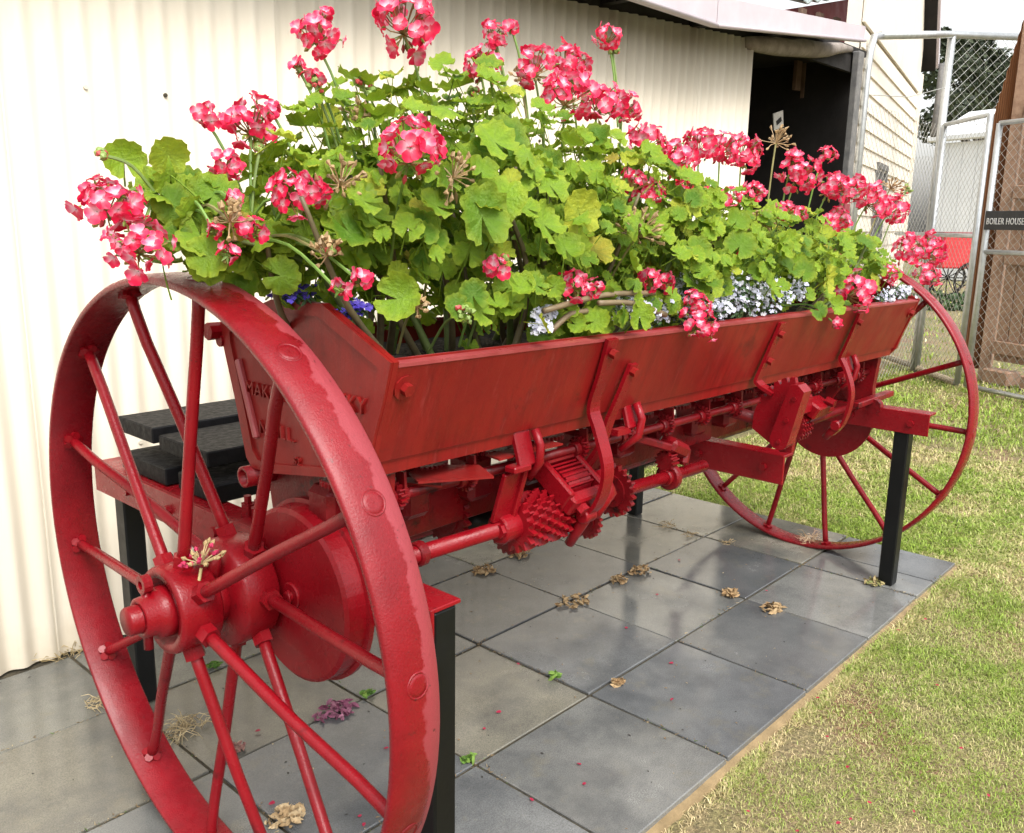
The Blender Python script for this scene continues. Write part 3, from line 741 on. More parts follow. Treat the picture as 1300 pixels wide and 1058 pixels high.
# ================================================================== SEED DRILL
dr = empty('seed_drill', (.72, .543, 0)); tag(dr, 'red antique seed drill on black posts used as a flower planter', 'seed drill')
AXY, AXZ, RW_ = .543, .592, .592
def wheel(xe, cant, mirror):
    ctr = Vector((xe, AXY, AXZ))
    ax = Matrix.Rotation(-cant, 3, 'Y')       # X axis -> (cos, 0, sin)
    mb = MB(); mb.smooth = True; Wd = .09; th = .013
    prof = [(0, RW_-.004), (.004, RW_), (.025, RW_+.004), (.065, RW_+.004), (Wd-.004, RW_), (Wd, RW_-.004), (Wd, RW_-th+.002), (Wd-.003, RW_-th), (.003, RW_-th), (0, RW_-th+.002)]
    mb.lathe(prof, (0, 0, 0), 120, True)
    me = mb.mesh('wheel', M_rim)
    rim = addobj('wheel', me, ctr, dr, ax)
    # the rim is rotated, so sub-parts are given in its own frame
    inv = ax.transposed()
    def sub(name, mbx, mat):
        me = mbx.mesh(name, mat, ctr); o = bpy.data.objects.new(name, me); COL.objects.link(o); o.parent = rim
        o.matrix_basis = inv.to_4x4(); return o
    s = -1 if mirror else 1
    hx = lambda x: ctr.x+.045+s*x   # x measured from rim centre, negative = outboard
    H = MB(); H.smooth = True
    c = Vector((ctr.x+.045, AXY, AXZ)); axm = Matrix.Scale(s, 3, Vector((1, 0, 0)))
    H.lathe([(-.085, .078), (-.078, .081), (-.012, .081), (-.006, .076), (-.006, .03), (-.03, .03), (-.03, .062), (-.085, .062)], c, 32, True, axm)   # outer flange cup
    H.lathe([(.018, .05), (.025, .098), (.035, .103), (.092, .103), (.100, .095), (.100, .03), (.018, .03)], c, 32, True, axm)     # inner flange
    H.lathe([(-.02, .034), (-.02, .055), (.03, .055), (.03, .034)], c, 24, True, axm)
    H.lathe([(-.15, .0002), (-.15, .024), (-.146, .026), (.02, .026), (.02, .0002)], c, 20, False, axm)      # axle end
    H.lathe([(-.128, .026), (-.126, .036), (-.105, .038), (-.102, .046), (-.07, .047), (-.066, .04), (-.066, .026)], c, 24, True, axm)  # collar
    H.smooth = False
    H.tube([Vector((hx(-.115), AXY-.005, AXZ-.06)), Vector((hx(-.112), AXY, AXZ)), Vector((hx(-.11), AXY+.004, AXZ+.045))], [.009, .008, .008], 7)
    H.lathe([(-.008, .017), (.008, .017), (.008, .008), (-.008, .008)], (hx(-.11), AXY+.005, AXZ+.058), 12, True)
    H.tube([Vector((hx(.0), AXY-.03, AXZ+.04)), Vector((hx(.0), AXY-.045, AXZ+.1))], .012, 8)
    sub('hub', H, M_red)
    for k in range(14):
        a = R_(4.9 + 360/14*k) if not mirror else R_(-2.4+360/14*k)
        outer = (k % 2 == 1)
        rd = lambda x, r: Vector((x, AXY-r*math.cos(a), AXZ+r*math.sin(a)))
        er = RW_-th
        rimp = ctr+ax @ Vector((.045, -er*math.cos(a), er*math.sin(a)))
        hub = rd(hx(-.045 if outer else .07), .075 if outer else .097)
        mid = hub.lerp(rimp, .80); dv = (rimp-hub).normalized()
        pull = Vector((rimp.x-mid.x, 0, 0))*(.55)
        S = MB()
        mid2 = hub.lerp(rimp, .5)
        jit = Vector((0, RN.normal(0, .002), RN.normal(0, .002)))
        S.tube([hub-dv*.02, hub.lerp(rimp, .1), mid2+jit, mid+pull*.6, hub.lerp(rimp, .93)+pull*.35, rimp], [.0115, .0115, .0108, .0108, .0108, .011], 10)
        S.hexn(hub+dv*.012, dv, .0195, .026)
        inw = (ctr+ax @ Vector((.045, 0, 0))-rimp).normalized()
        for q in range(5):
            an = q*1.257; mm = basis(inw)
            S.hexn(rimp+mm @ Vector((.012*math.cos(an), .012*math.sin(an), .004)), inw+mm @ Vector((.4*math.cos(an), .4*math.sin(an), 0)), .009, .013, 7)
        sub('spoke', S, M_red)
        Rv = MB(); Rv.smooth = True; ot = -inw; mm = basis(ot)
        pr = ctr+ax @ Vector((.045, -(RW_+.004)*math.cos(a), (RW_+.004)*math.sin(a)))
        Rv.lathe([(-.003, .0210), (.0009, .0200), (.0009, .0182), (-.0012, .0172), (.0004, .0160), (.0008, .010), (.0006, .0004)], pr, 18, False, Matrix((ot, mm.col[0], mm.col[1])).transposed())
        sub('rivet', Rv, M_rim)
    return rim
wheel(-.653, .034, False)
wheel(2.002, -.034, True)
# ------- frame
XN, XF = -.443, 1.815
def angle_y(x, y0, y1, zt=.655, h=.078, fl=.062, th=.008, s=1, name='frame_beam'):
    mb = MB()
    mb.box((x, (y0+y1)/2, zt-h/2), (th, y1-y0, h), bev=.0015)
    mb.box((x+s*(fl/2+th/2-.001), (y0+y1)/2, zt-th/2), (fl, y1-y0, th), bev=.0015)
    o = mb.build(name, M_red, dr)
    for y in np.arange(y0+.06, y1, .21):
        b_ = MB(); b_.hexn((x-.008*s, y, zt-h/2), (1, 0, 0), .012, .012); b_.build('bolt', M_red, o)
    return o
angle_y(XN, .10, 1.40); angle_y(XF, .035, 1.40); angle_y(.925, .14, 1.38, .655, .085, .05)
mb = MB(); mb.box(((XN+XF)/2, .50, .64), (XF-XN-.02, .008, .075)); mb.box(((XN+XF)/2, .53, .681), (XF-XN-.02, .06, .008)); mb.build('frame_rail', M_dark, dr)
mb = MB(); mb.box(((XN+XF)/2, 1.36, .61), (XF-XN-.02, .008, .07)); mb.build('frame_rail', M_dark, dr)
mb = MB(); mb.box(((XN+.93)/2, .375, .705), (.93-XN-.02, .008, .085), None, .002); mb.box(((XN+.93)/2, .40, .744), (.93-XN-.02, .045, .007)); mb.build('frame_rail', M_dark, dr)
mb = MB(); mb.tube([(-.63, AXY, AXZ), (2.07, AXY, AXZ)], .022, 14); mb.build('axle', M_dark, dr)
for (x, y) in ((-.412, .128), (-.412, 1.29), (1.846, .125), (1.846, 1.25)):
    mb = MB(); mb.box((x, y, .323), (.052, .052, .646), bev=.004); mb.build('post', M_black, dr)
# bolts and clamps on the near beam
for y in (.36, .40, .44, .70, .74):
    mb = MB(); mb.hexn((-.395, y, .668), (0, 0, 1), .016, .026); mb.hexn((-.395, y, .688), (0, 0, 1), .009, .02); mb.build('bolt', M_red, dr)
# ------- black planks (running board behind)
for (y0, y1, z0, z1, x0) in ((1.05, 1.28, .6575, .700, -.425), (.845, 1.01, .6575, .700, -.415), (1.135, 1.325, .7425, .782, -.41), (.885, 1.115, .7305, .768, -.405)):
    mb = MB(); mb.box(((x0+1.86)/2, (y0+y1)/2, (z0+z1)/2), (1.86-x0, y1-y0, z1-z0), bev=.003); mb.build('plank', M_plank, dr)
for (y, z, x) in ((1.2, .721, .0), (1.2, .721, 1.2), (.99, .7155, .0), (.99, .7155, 1.2)):
    mb = MB(); mb.box((x, y, z), (.07, .12, .0405 if y > 1.1 else .029)); mb.build('plank_spacer', M_plank, dr)
# ------- hopper
def ztilt(x): return -.0115*(x+.48)
HX0, HX1 = -.48, 1.925
def hop(y0, z0, y1, z1, th, x0=HX0+.012, x1=HX1-.012):
    """board from (y0,z0) to (y1,z1) running along X"""
    mb = MB(); d = Vector((0, y1-y0, z1-z0)); n = Vector((0, d.z, -d.y)).normalized()*th
    vs = []
    for x in (x0, x1):
        z = Vector((0, 0, ztilt(x)))
        for q in (Vector((x, y0, z0)), Vector((x, y1, z1)), Vector((x, y1, z1))+n, Vector((x, y0, z0))+n): vs.append(q+z)
    mb.add(vs, [(0, 1, 2, 3), (7, 6, 5, 4), (0, 4, 5, 1), (1, 5, 6, 2), (2, 6, 7, 3), (3, 7, 4, 0)]); return mb
YF_T, ZF_T, YF_B, ZF_B = .150, 1.060, .214, .888
hopper = hop(YF_T, ZF_T, YF_B, ZF_B, -.022).build('hopper', M_box, dr)
hop(.648, 1.060, .590, .888, .022).build('back_panel', M_box, hopper)
hop(.2175, .8845, .588, .8845, -.018).build('floor_board', M_box, hopper)
hop(.2195, .8845, .2235, .861, -.030, HX0+.02, HX1-.02).build('sill_board', M_box, hopper)
mb = hop(.1485, 1.0625, .176, 1.0675, .006); mb.build('rim_strip', M_boxrim, hopper)
mb = hop(.622, 1.0655, .652, 1.0625, .006); mb.build('rim_strip', M_boxrim, hopper)
endpoly = [(.147, 1.066), (.168, 1.0), (.192, .94), (.208, .885), (.228, .862), (.30, .848), (.50, .815), (.565, .812), (.585, .83), (.612, .93), (.655, 1.062), (.655, 1.085), (.475, 1.142), (.325, 1.145)]
def endplate(x, s):
    mb = MB(); zt = ztilt(x)
    mb.prism(endpoly, x, x+.011*s, lambda a, b, d: Vector((d, a, b+zt)))
    # raised border
    cx, cy = .40, .97
    for i in range(len(endpoly)):
        a, b = endpoly[i], endpoly[(i+1) % len(endpoly)]
        ins = lambda p, k: (p[0]+(cx-p[0])*k, p[1]+(cy-p[1])*k)
        a2, b2 = ins(a, .13), ins(b, .13); a1, b1 = ins(a, .004), ins(b, .004)
        mb.prism([a1, b1, b2, a2], x-.0055*s, x+.003*s, lambda p, q, d: Vector((d, p, q+zt)))
    o = mb.build('end_plate', M_box, hopper)
    k = MB(); k.hexn((x-.012*s, .665, 1.068+zt), (1, 0, 0), .017, .03, 8); k.hexn((x+.0*s, .655, 1.05+zt), (1, 0, 0), .012, .02, 8); k.build('hinge_knob', M_red, o) if False else k.build('hinge_knob', M_red, hopper)
    # pressed rib
    r = MB(); r.bar((x-.004*s, .598, 1.02+zt), (x-.004*s, .545, .875+zt), .014, .012, (1, 0, 0), .003); r.build('rib', M_boxrim if s > 0 else M_box, hopper)
    return o
endplate(HX0, 1); endplate(HX1, -1)
RTX = Matrix((Vector((0, -1, 0)), Vector((0, 0, 1)), Vector((-1, 0, 0)))).transposed()
def emb(txt, y, z, size):
    addobj('lettering', textmesh(txt, size, .003, M_box), (HX0-.0025, y, z), hopper, RTX)
emb('MAKER', .575, .958, .036); emb('SKY', .287, .972, .040); emb('NHILL.', .535, .888, .036); emb('S2', .425, .848, .020)
# front boss bolts
for x, s in ((HX0+.035, 1), (HX1-.035, -1)):
    mb = MB(); p = Vector((x, .168, 1.022+ztilt(x))); mb.hexn(p, (0, -1, -.33), .022, .014, 12); mb.hexn(p+Vector((0, -.011, -.004)), (0, -1, -.33), .011, .014); mb.build('bolt', M_box, hopper)
# legs of the hopper castings standing on the beams
for x in (-.424, 1.842):
    zt = ztilt(x)
    arch = [(.60, .656), (.55, .656), (.545, .70), (.52, .735), (.48, .755), (.43, .752), (.39, .73), (.355, .69), (.33, .656), (.24, .656), (.245, .75), (.235, .855), (.56, .82), (.585, .76), (.575, .70)]
    mb = MB(); mb.prism(arch, x-.012, x+.018, lambda a, b, d: Vector((d, a, b+(zt if b > .7 else 0)))); mb.build('hopper_bracket', M_dark, dr)
mb = MB(); mb.smooth = True; mb.lathe([(-.50, .021), (-.50, .015), (-.47, .015), (-.40, .015), (-.40, .021)], (0, .575, .795), 16, True); mb.build('pipe_stub', M_red, dr)
mb = MB(); mb.tube([(-.30, .42, .66), (-.33, .56, .80), (-.34, .66, .87)], .022, 8); mb.build('timber_prop', M_greytim, dr)
# ------- disc gear covers
def disc_cover(x, s):
    c = Vector((x, .42, .60)); mb = MB(); ax = Matrix.Scale(s, 3, Vector((1, 0, 0)))
    mb.lathe([(-.022, .0003), (-.022, .158), (-.017, .166), (.018, .168), (.020, .176), (.030, .176), (.030, .0003)], c, 48, False, ax)
    o = mb.build('gear_cover', M_red, dr)
    p = MB(); p.disc(-.027, -.020, .026, c, 20, .002, ax); p.disc(-.036, -.02, .011, c, 12, .002, ax)
    p.tube([c+Vector((-.034*s, -.005, .016)), c+Vector((-.036*s, -.014, -.002)), c+Vector((-.034*s, -.004, -.018)), c+Vector((-.032*s, .008, -.012))], .0025, 6)
    p.build('pin', M_red, o)
disc_cover(-.480, 1); disc_cover(1.90, -1)
# ------- drive shaft with gears
SY = .26
def shz(x): return .672-.030*(x+.1)
mb = MB(); mb.tube([(XN, SY, shz(XN)), (.69, SY, shz(.69))], .0165, 14); mb.build('drive_shaft', M_red, dr)
def collar(x, r, w):
    mb = MB(); mb.smooth = False; c = Vector((x, SY, shz(x))); mb.disc(-w/2, w/2, r, c, 24, .004); mb.disc(-w, w, r*.62, c, 20, .003); mb.build('collar', M_dark, dr)
collar(.52, .035, .022); collar(-.33, .024, .02)
mb = MB(); c = Vector((0, SY, 0))
gst = MB(); n = 9
for k in range(n):
    x = -.075+k*.021; r = .060 if k < 7 else .052
    gst.gear(x, x+.0135, r-.015, r, 16, (0, SY, shz(x)), Matrix.Rotation((k % 2)*math.pi/16, 3, 'X'), .40)
    gst.disc(x+.0125, x+.021, r-.016, (0, SY, shz(x)), 18)
gst.build('gear_cluster', M_red, dr)
def gear_at(name, x, y, z, r, n, w=.012, mat=None, ax=None):
    mb = MB(); c = Vector((x, y, z)); mb.gear(-w/2, w/2, r*.86, r, n, c, ax); mb.disc(-w*1.6, w*1.6, r*.32, c, 16, .002, ax); mb.disc(-w*.8, w*.8, r*.62, c, 24, 0, ax); return mb.build(name, mat or M_dark, dr)
gear_at('sprocket', .275, SY, shz(.275)+.01, .064, 22, .014)
gear_at('sprocket', .19, SY+.01, .615, .044, 18, .012)
gear_at('sprocket', .16, .33, .70, .055, 18, .012)
gear_at('sprocket', -.10, .43, .66, .07, 22, .014)
gear_at('sprocket', .02, .36, .60, .045, 16, .012)
# black rubber roller glimpsed behind the shaft
mb = MB(); mb.tube([(.02, .52, .60), (.10, .46, .585)], .034, 12); mb.build('roller', M_black, dr)
# clutch housing: ribbed cage
mb = MB(); cc = Vector((.09, SY-.02, .738)); rotc = Matrix.Rotation(R_(35), 3, 'X')
mb.box(cc+Vector((-.055, 0, 0)), (.016, .10, .05), rotc, .004); mb.box(cc+Vector((.05, 0, 0)), (.016, .10, .05), rotc, .004)
mb.box(cc+rotc @ Vector((0, -.052, -.005)), (.12, .03, .045), rotc, .005); mb.box(cc+rotc @ Vector((0, .05, 0)), (.12, .016, .05), rotc, .004)
for k in range(6): mb.box(cc+rotc @ Vector((-.005, -.026+k*.012, .012-.003*(k-2.5)**2*.4)), (.085, .005, .03), rotc)
mb.disc(-.04, .035, .030, cc+Vector((0, 0, -.008)), 18)
mb.hexn(cc+rotc @ Vector((-.03, -.072, -.005)), rotc @ Vector((0, 1, 0)), .014, .02); mb.build('clutch_housing', M_red, dr)
mb = MB(); mb.tube([(.12, .25, .69), (.15, .21, .665), (.17, .20, .70), (.17, .22, .75)], [.02, .024, .022, .016], 10); mb.build('clutch_fork', M_red, dr)
# hanger bracket from the sill to the shaft
def hanger(x, lug=True):
    zt = ztilt(x); sx = shz(x); I = MB()
    A, B_ = Vector((x, .222, .878+zt)), Vector((x, SY, sx+.02))
    I.bar(A+Vector((0, 0, -.055)), B_, .032, .012, (1, 0, 0), .003); I.bar(A+Vector((-.028, .005, -.075)), B_+Vector((-.028, 0, 0)), .011, .05, (1, 0, 0), .002)
    I.box(A+Vector((-.012, -.006, -.02)), (.046, .014, .085), Matrix.Rotation(-.3, 3, 'X'), .003); I.box(A+Vector((-.03, -.012, -.062)), (.05, .03, .014), None, .003)
    I.tube([A+Vector((.012, -.016, .01)), A+Vector((.014, -.030, -.02)), A+Vector((.014, -.030, -.055)), A+Vector((.012, -.005, -.09))], .009, 8)
    I.disc(-.03, .022, .031, (x-.005, SY, sx), 24, .004); I.disc(-.040, -.028, .015, (x-.005, SY-.012, sx+.002), 6)
    I.build('hanger_bracket', M_red, dr)
hanger(-.085)
def half_hanger(x):
    zt = ztilt(x); I = MB(); A = Vector((x, .222, .878+zt))
    I.box(A+Vector((0, -.008, -.005)), (.04, .014, .07), Matrix.Rotation(-.3, 3, 'X'), .003)
    I.tube([A+Vector((.008, -.02, .02)), A+Vector((.012, -.035, -.015)), A+Vector((.01, -.03, -.055)), A+Vector((-.02, .0, -.09))], [.010, .010, .010, .008], 8)
    I.box(A+Vector((-.035, -.012, -.04)), (.05, .02, .014)); I.build('hook_bracket', M_red, dr)
half_hanger(.262); half_hanger(1.50)
# feed shaft with bevel gears every seven inches
mb = MB(); mb.tube([(-.42, .27, .800+ztilt(-.42)), (1.86, .27, .800+ztilt(1.86))], .0105, 10); mb.build('feed_shaft', M_dark, dr)
for k in range(13):
    x = -.385+.1765*k; z = .800+ztilt(x); c = Vector((x, .27, z)); mb = MB()
    mb.gear(0, .012, .020, .027, 16, c); mb.gear(.010, .022, .016, .022, 16, c); mb.disc(-.016, .03, .017, c, 14, .002)
    mb.gear(0, .009, .043, .050, 30, c+Vector((-.055, .055, .026)), Matrix.Rotation(R_(-90), 3, 'Y'))
    mb.bar(c+Vector((.018, -.004, .045)), c+Vector((.018, -.008, -.012)), .022, .006, (1, 0, 0))
    mb.box(c+Vector((-.055, .10, -.035)), (.07, .075, .10), None, .012)
    mb.build('seed_cup', M_dark, dr)
# sheet flaps under the near end
def flap(px, z, th=.004):
    P = [onZ(x, y, z) for x, y in px]; mb = MB(); n = len(P)
    mb.add([p for p in P]+[p-Vector((0, 0, th)) for p in P], [tuple(range(n-1, -1, -1)), tuple(range(n, 2*n))]+[(i, (i+1) % n, (i+1) % n+n, i+n) for i in range(n)]); mb.build('feed_flap', M_box, dr)
flap([(519, 600), (531, 612), (627, 605), (608, 590), (535, 590)], .828)
flap([(492, 606), (503, 612), (561, 617), (561, 613), (520, 606)], .812)
flap([(618, 577), (634, 583), (715, 563), (690, 558)], .835)
# casting and chain guard above the collar
mb = MB(); c = Vector((.53, SY+.005, shz(.53)))
mb.box(c+Vector((.015, 0, .075)), (.085, .055, .038), Matrix.Rotation(.4, 3, 'Y') @ Matrix.Rotation(.3, 3, 'X'), .010); mb.box(c+Vector((.05, -.004, .045)), (.024, .04, .05), Matrix.Rotation(.3, 3, 'Y'), .008)
mb.gear(-.03, .0, .022, .028, 14, c+Vector((0, 0, .042))); mb.bar(c+Vector((-.02, 0, .08)), c+Vector((-.16, .06, .13)), .05, .02, (0, 0, 1), .004); mb.build('shaft_casting', M_dark, dr)
# ------- lever straps on the front panel
PN = Vector((0, -.946, -.325))
def strap(pts, wd, th, name='lever_strap', mat=None, nrm=None):
    """flat strap of width wd along X following (y,z) points at x"""
    mb = MB(); k = len(pts); vs = []
    for i, (x, y, z) in enumerate(pts):
        a = Vector(pts[max(i-1, 0)]); b = Vector(pts[min(i+1, k-1)]); d = (b-a); d.x = 0; d.normalize(); n_ = Vector((0, d.z, -d.y))*th/2
        z += ztilt(x)
        p = Vector((x, y, z)); vs += [p+n_-Vector((wd/2, 0, 0)), p+n_+Vector((wd/2, 0, 0)), p-n_+Vector((wd/2, 0, 0)), p-n_-Vector((wd/2, 0, 0))]
    fs = [(3, 2, 1, 0), tuple(range(4*k-4, 4*k))]
    for i in range(k-1):
        for j in range(4): j2 = (j+1) % 4; fs.append((4*i+j, 4*i+j2, 4*i+4+j2, 4*i+4+j))
    mb.add(vs, fs); return mb.build(name, mat or M_red, dr)
def pbolt(x, y, z, r=.010):
    mb = MB(); mb.hexn(Vector((x, y, z+ztilt(x)))+PN*.012, PN, r, .014); mb.build('bolt', M_box, dr)
def curve(pts, n=5):
    out = []; P = [Vector(p) for p in pts]
    for i in range(len(P)-1):
        p0, p1, p2, p3 = P[max(i-1, 0)], P[i], P[i+1], P[min(i+2, len(P)-1)]
        for q in range(n):
            t = q/n; out.append(.5*((2*p1)+(p2-p0)*t+(2*p0-5*p1+4*p2-p3)*t*t+(3*p1-p0-3*p2+p3)*t*t*t))
    out.append(P[-1]); return [tuple(p) for p in out]
strap(curve([(.085, .141, 1.062), (.09, .165, .985), (.095, .190, .913), (.092, .172, .87), (.09, .145, .80), (.09, .147, .75), (.09, .168, .70), (.09, .205, .668)]), .034, .009)
strap([(.195, .163, .998), (.185, .180, .94), (.175, .203, .875), (.172, .222, .81), (.17, .27, .74)], .028, .009)
strap([(.856, .146, 1.048), (.850, .170, .975), (.844, .201, .884)], .030, .009)
strap([(.845, .200, .885), (.848, .186, .872), (.850, .150, .855)], .034, .009)
strap([(1.39, .146, 1.045), (1.392, .170, .97), (1.394, .196, .898)], .030, .009)
strap(curve([(1.394, .196, .900), (1.392, .172, .86), (1.39, .150, .80), (1.39, .153, .74), (1.39, .170, .685), (1.39, .198, .65)]), .030, .009)
for x, y, z in ((.087, .147, 1.035), (.193, .169, .985), (.855, .155, 1.02), (1.39, .155, 1.02), (.852, .18, .945)): pbolt(x, y, z)
def handle(x, p0, p1):
    mb = MB(); a, b = Vector((x, *p0)), Vector((x, *p1)); d = b-a
    mb.tube([a-d*.15, a, a+d*.5, b-d*.06, b], [.010, .015, .013, .011, .004], 10); mb.disc(-.018, .018, .017, a, 16, .003); mb.build('lever_handle', M_red, dr)
handle(.085, (.190, .672), (.238, .590)); handle(1.385, (.185, .662), (.222, .612))
# ------- notched quadrant with lever box
QX = .845; poly = []
piv = (.098, .722)
out = []
for k in range(25):
    a = R_(128-k*3.0); r = .19
    nt_ = (k % 4 in (1, 2)) and 2 < k < 22
    out.append((piv[0]+(r-.012 if nt_ else r)*math.cos(a)*-1*-1, piv[1]+(r-.012 if nt_ else r)*math.sin(a)))
# arc from the back (high y) over the top
arc = []
for k in range(37):
    a = R_(22+k*2.0); r = .185-(.013 if (k % 6 in (0, 1) and k > 6) else 0)
    arc.append((piv[0]+r*math.cos(a)*.62, piv[1]+r*math.sin(a)))
poly = [(piv[0]-.012, piv[1]-.018), (piv[0]+.02, piv[1]-.022), (.205, .752)]+arc+[(.075, .897)]
mb = MB(); mb.prism(poly, QX, QX+.016, lambda a, b, d: Vector((d, a, b+ztilt(QX)))); mb.build('notched_quadrant', M_red, dr)
mb = MB(); lp = [(.130, .748), (.128, .732), (.118, .720), (.102, .716), (.088, .721), (.080, .733), (.076, .75), (.046, .880), (.064, .897), (.086, .894)]
mb.prism(lp, QX-.045, QX+.001, lambda a, b, d: Vector((d, a, b+ztilt(QX)))); mb.build('lever_box', M_red, dr)
for (y, z) in ((.104, .740), (.087, .80), (.070, .86)):
    mb = MB(); mb.disc(-.004, .004, .006, (QX-.046, y, z+ztilt(QX)), 10); mb.build('rivet', M_dark, dr)
mb = MB(); mb.tube([(QX+.02, .16, .755), (QX+.06, .42, .775), (QX+.06, .58, .78)], .018, 12); mb.build('lift_tube', M_dark, dr)
# far-end clutch cluster
mb = MB(); cc = Vector((1.36, SY-.01, .715))
mb.box(cc, (.10, .06, .05), Matrix.Rotation(.5, 3, 'X'), .006); mb.box(cc+Vector((-.07, .01, .02)), (.05, .04, .06), None, .006); mb.gear(-.02, .01, .035, .042, 16, cc+Vector((-.02, .04, -.02)))
mb.disc(.03, .09, .026, cc+Vector((.05, .02, -.02)), 16, .003); mb.hexn(cc+Vector((.02, -.04, .02)), (0, 1, .3), .014, .03); mb.build('clutch_housing', M_red, dr)
for k in range(4): gear_at('sprocket', 1.28+.018*k, SY+.03, .655, .05, 18, .009)
mb = MB(); mb.tube([(1.2, SY+.03, .657), (1.86, SY+.03, .65)], .015, 12); mb.build('drive_shaft', M_dark, dr)
mb = MB(); mb.bar((1.62, .24, .84), (1.66, .36, .66), .04, .014, (1, 0, 0), .003); mb.bar((1.56, .20, .70), (1.88, .20, .70), .03, .02, (0, 0, 1), .003)
mb.hexn((1.70, .185, .68), (1, 0, 0), .026, .03, 12); mb.build('hanger_bracket', M_dark, dr)
# soil
mb = MB(); nx, ny = 90, 16; vs = []; fs = []
for i in range(nx+1):
    for j in range(ny+1):
        x = HX0+.02+(HX1-HX0-.04)*i/nx; y = .178+(.620-.178)*j/ny
        h = float(vnoise(np.array([x*1.0]), np.array([y*1.0]), 14, 8)[0])*.022+float(vnoise(np.array([x]), np.array([y]), 45, 9)[0])*.012
        vs.append((x, y, 1.008+h+ztilt(x)))
for i in range(nx):
    for j in range(ny): a = i*(ny+1)+j; fs.append((a, a+ny+1, a+ny+2, a+1))
mb.smooth = True; mb.add(vs, fs); so_ = mb.build('soil', M_soil); tag(so_, 'dark potting soil filling the red hopper', 'soil', kind='stuff')

# ================================================================== GERANIUMS
def leaf_mesh(seed):
    rs = np.random.RandomState(seed); mb = MB(); mb.smooth = True
    lob = 8 if seed % 2 else 7; na = lob*4; gap = R_(14)
    fold = rs.uniform(-.45, .6); cup = rs.uniform(-.2, .45); vs = [(0, 0, 0)]; cs = [(0, .9, 0)]
    ph = rs.uniform(0, 6, 4)
    rings = (.3, .62, .86, 1.0)
    for r in rings:
        for k in range(na+1):
            th = math.pi+gap+(2*math.pi-2*gap)*k/na; u = k/na*lob
            vein = abs((u % 1)-.5)*2        # 1 at lobe notch, 0 at lobe middle
            rr = r*(1-.085*vein**2*r**3) * (1+.04*math.sin(th*2+ph[0]))
            if r == 1.0: rr *= 1+(.035 if k % 2 else -.02)
            z = cup*r*r - .085*vein*r*r + .12*r*r*math.sin(th*3+ph[1]) + .11*r**4*math.sin(th*11+ph[3]) + fold*.35*(abs(math.sin(th))*r)**2 + .03*r**3*math.sin(th*5+ph[2])
            vs.append((rr*math.cos(th), rr*math.sin(th), z)); edge = max(0, (r-.6)/.4)
            cs.append((edge*.8, max(0, 1-vein*4)*.8*(1-.4*r), 0))
    fs = [(0, 1+k, 2+k) for k in range(na)]
    for q in range(len(rings)-1):
        a = 1+q*(na+1); b = a+na+1
        for k in range(na): fs.append((a+k, b+k, b+k+1, a+k+1))
    mb.add(vs, fs); mb.c = cs
    mb.cur = (.25, .6, 0); mb.tube([(-.02, 0, -.01), (-.25, .02, -.35), (-.75, .05, -.95), (-1.25, .05, -1.5)], [.035, .04, .045, .05], 4)
    return mb.mesh('leaf', M_leaf)
LEAF = [leaf_mesh(s) for s in range(9)]
def petal_col(u, v, upper):
    """u along petal 0..1, v across -1..1"""
    white = np.array([.88, .62, .71]); pink = np.array([.84, .022, .135]); red = np.array([.76, .003, .034])
    if upper: k = np.clip((u-.22)/.45, 0, 1); c = white*(1-k)+pink*k; c = c*(1-.22*k*abs(v))+white*.22*k*abs(v)
    else: k = np.clip((u-.10)/.22, 0, 1); c = white*(1-k)+(red*.6+pink*.4)*k; e = np.clip((u-.85)/.15, 0, 1)*.3; c = c*(1-e)+pink*e
    return tuple(float(q) for q in c)
def floret_mesh(seed):
    rs = np.random.RandomState(seed+50); mb = MB(); mb.smooth = True
    opening = rs.uniform(.1, .6) if seed % 4 else 1.1
    for p in range(5):
        a = R_(90)+p*2*math.pi/5+rs.normal(0, .12); upper = p in (0, 1) if seed % 4 else p in (0, 1, 4)
        Lp = rs.uniform(.80, 1.15); wd = rs.uniform(.40, .58); curl = rs.uniform(-.35, .15); tw = rs.normal(0, .2)
        vs = []; cs = []
        us = (0.04, .3, .6, .85, 1.0); ws = (.10, .62, .95, .82, .36)
        for u, w_ in zip(us, ws):
            for v in (-1, -.5, 0, .5, 1):
                x = u*Lp*(1-.05*v*v); y = v*w_*wd; z = opening*u*(1-.5*u)+curl*u*u*.6+.10*v*v*u+tw*v*u*.4+rs.normal(0, .03)
                vs.append((x*math.cos(a)-y*math.sin(a), x*math.sin(a)+y*math.cos(a), z)); cs.append(petal_col(u, v, upper))
        fs = [(i*5+j, (i+1)*5+j, (i+1)*5+j+1, i*5+j+1) for i in range(4) for j in range(4)]
        n0 = len(mb.v); mb.add(vs, fs); mb.c[n0:] = cs
    mb.cur = (.22, .30, .05); mb.tube([(0, 0, .05), (0, 0, -.25), (.03, 0, -.5)], [.06, .13, .05], 5)
    return mb.mesh('floret', M_petal)
FLOR = [floret_mesh(s) for s in range(8)]

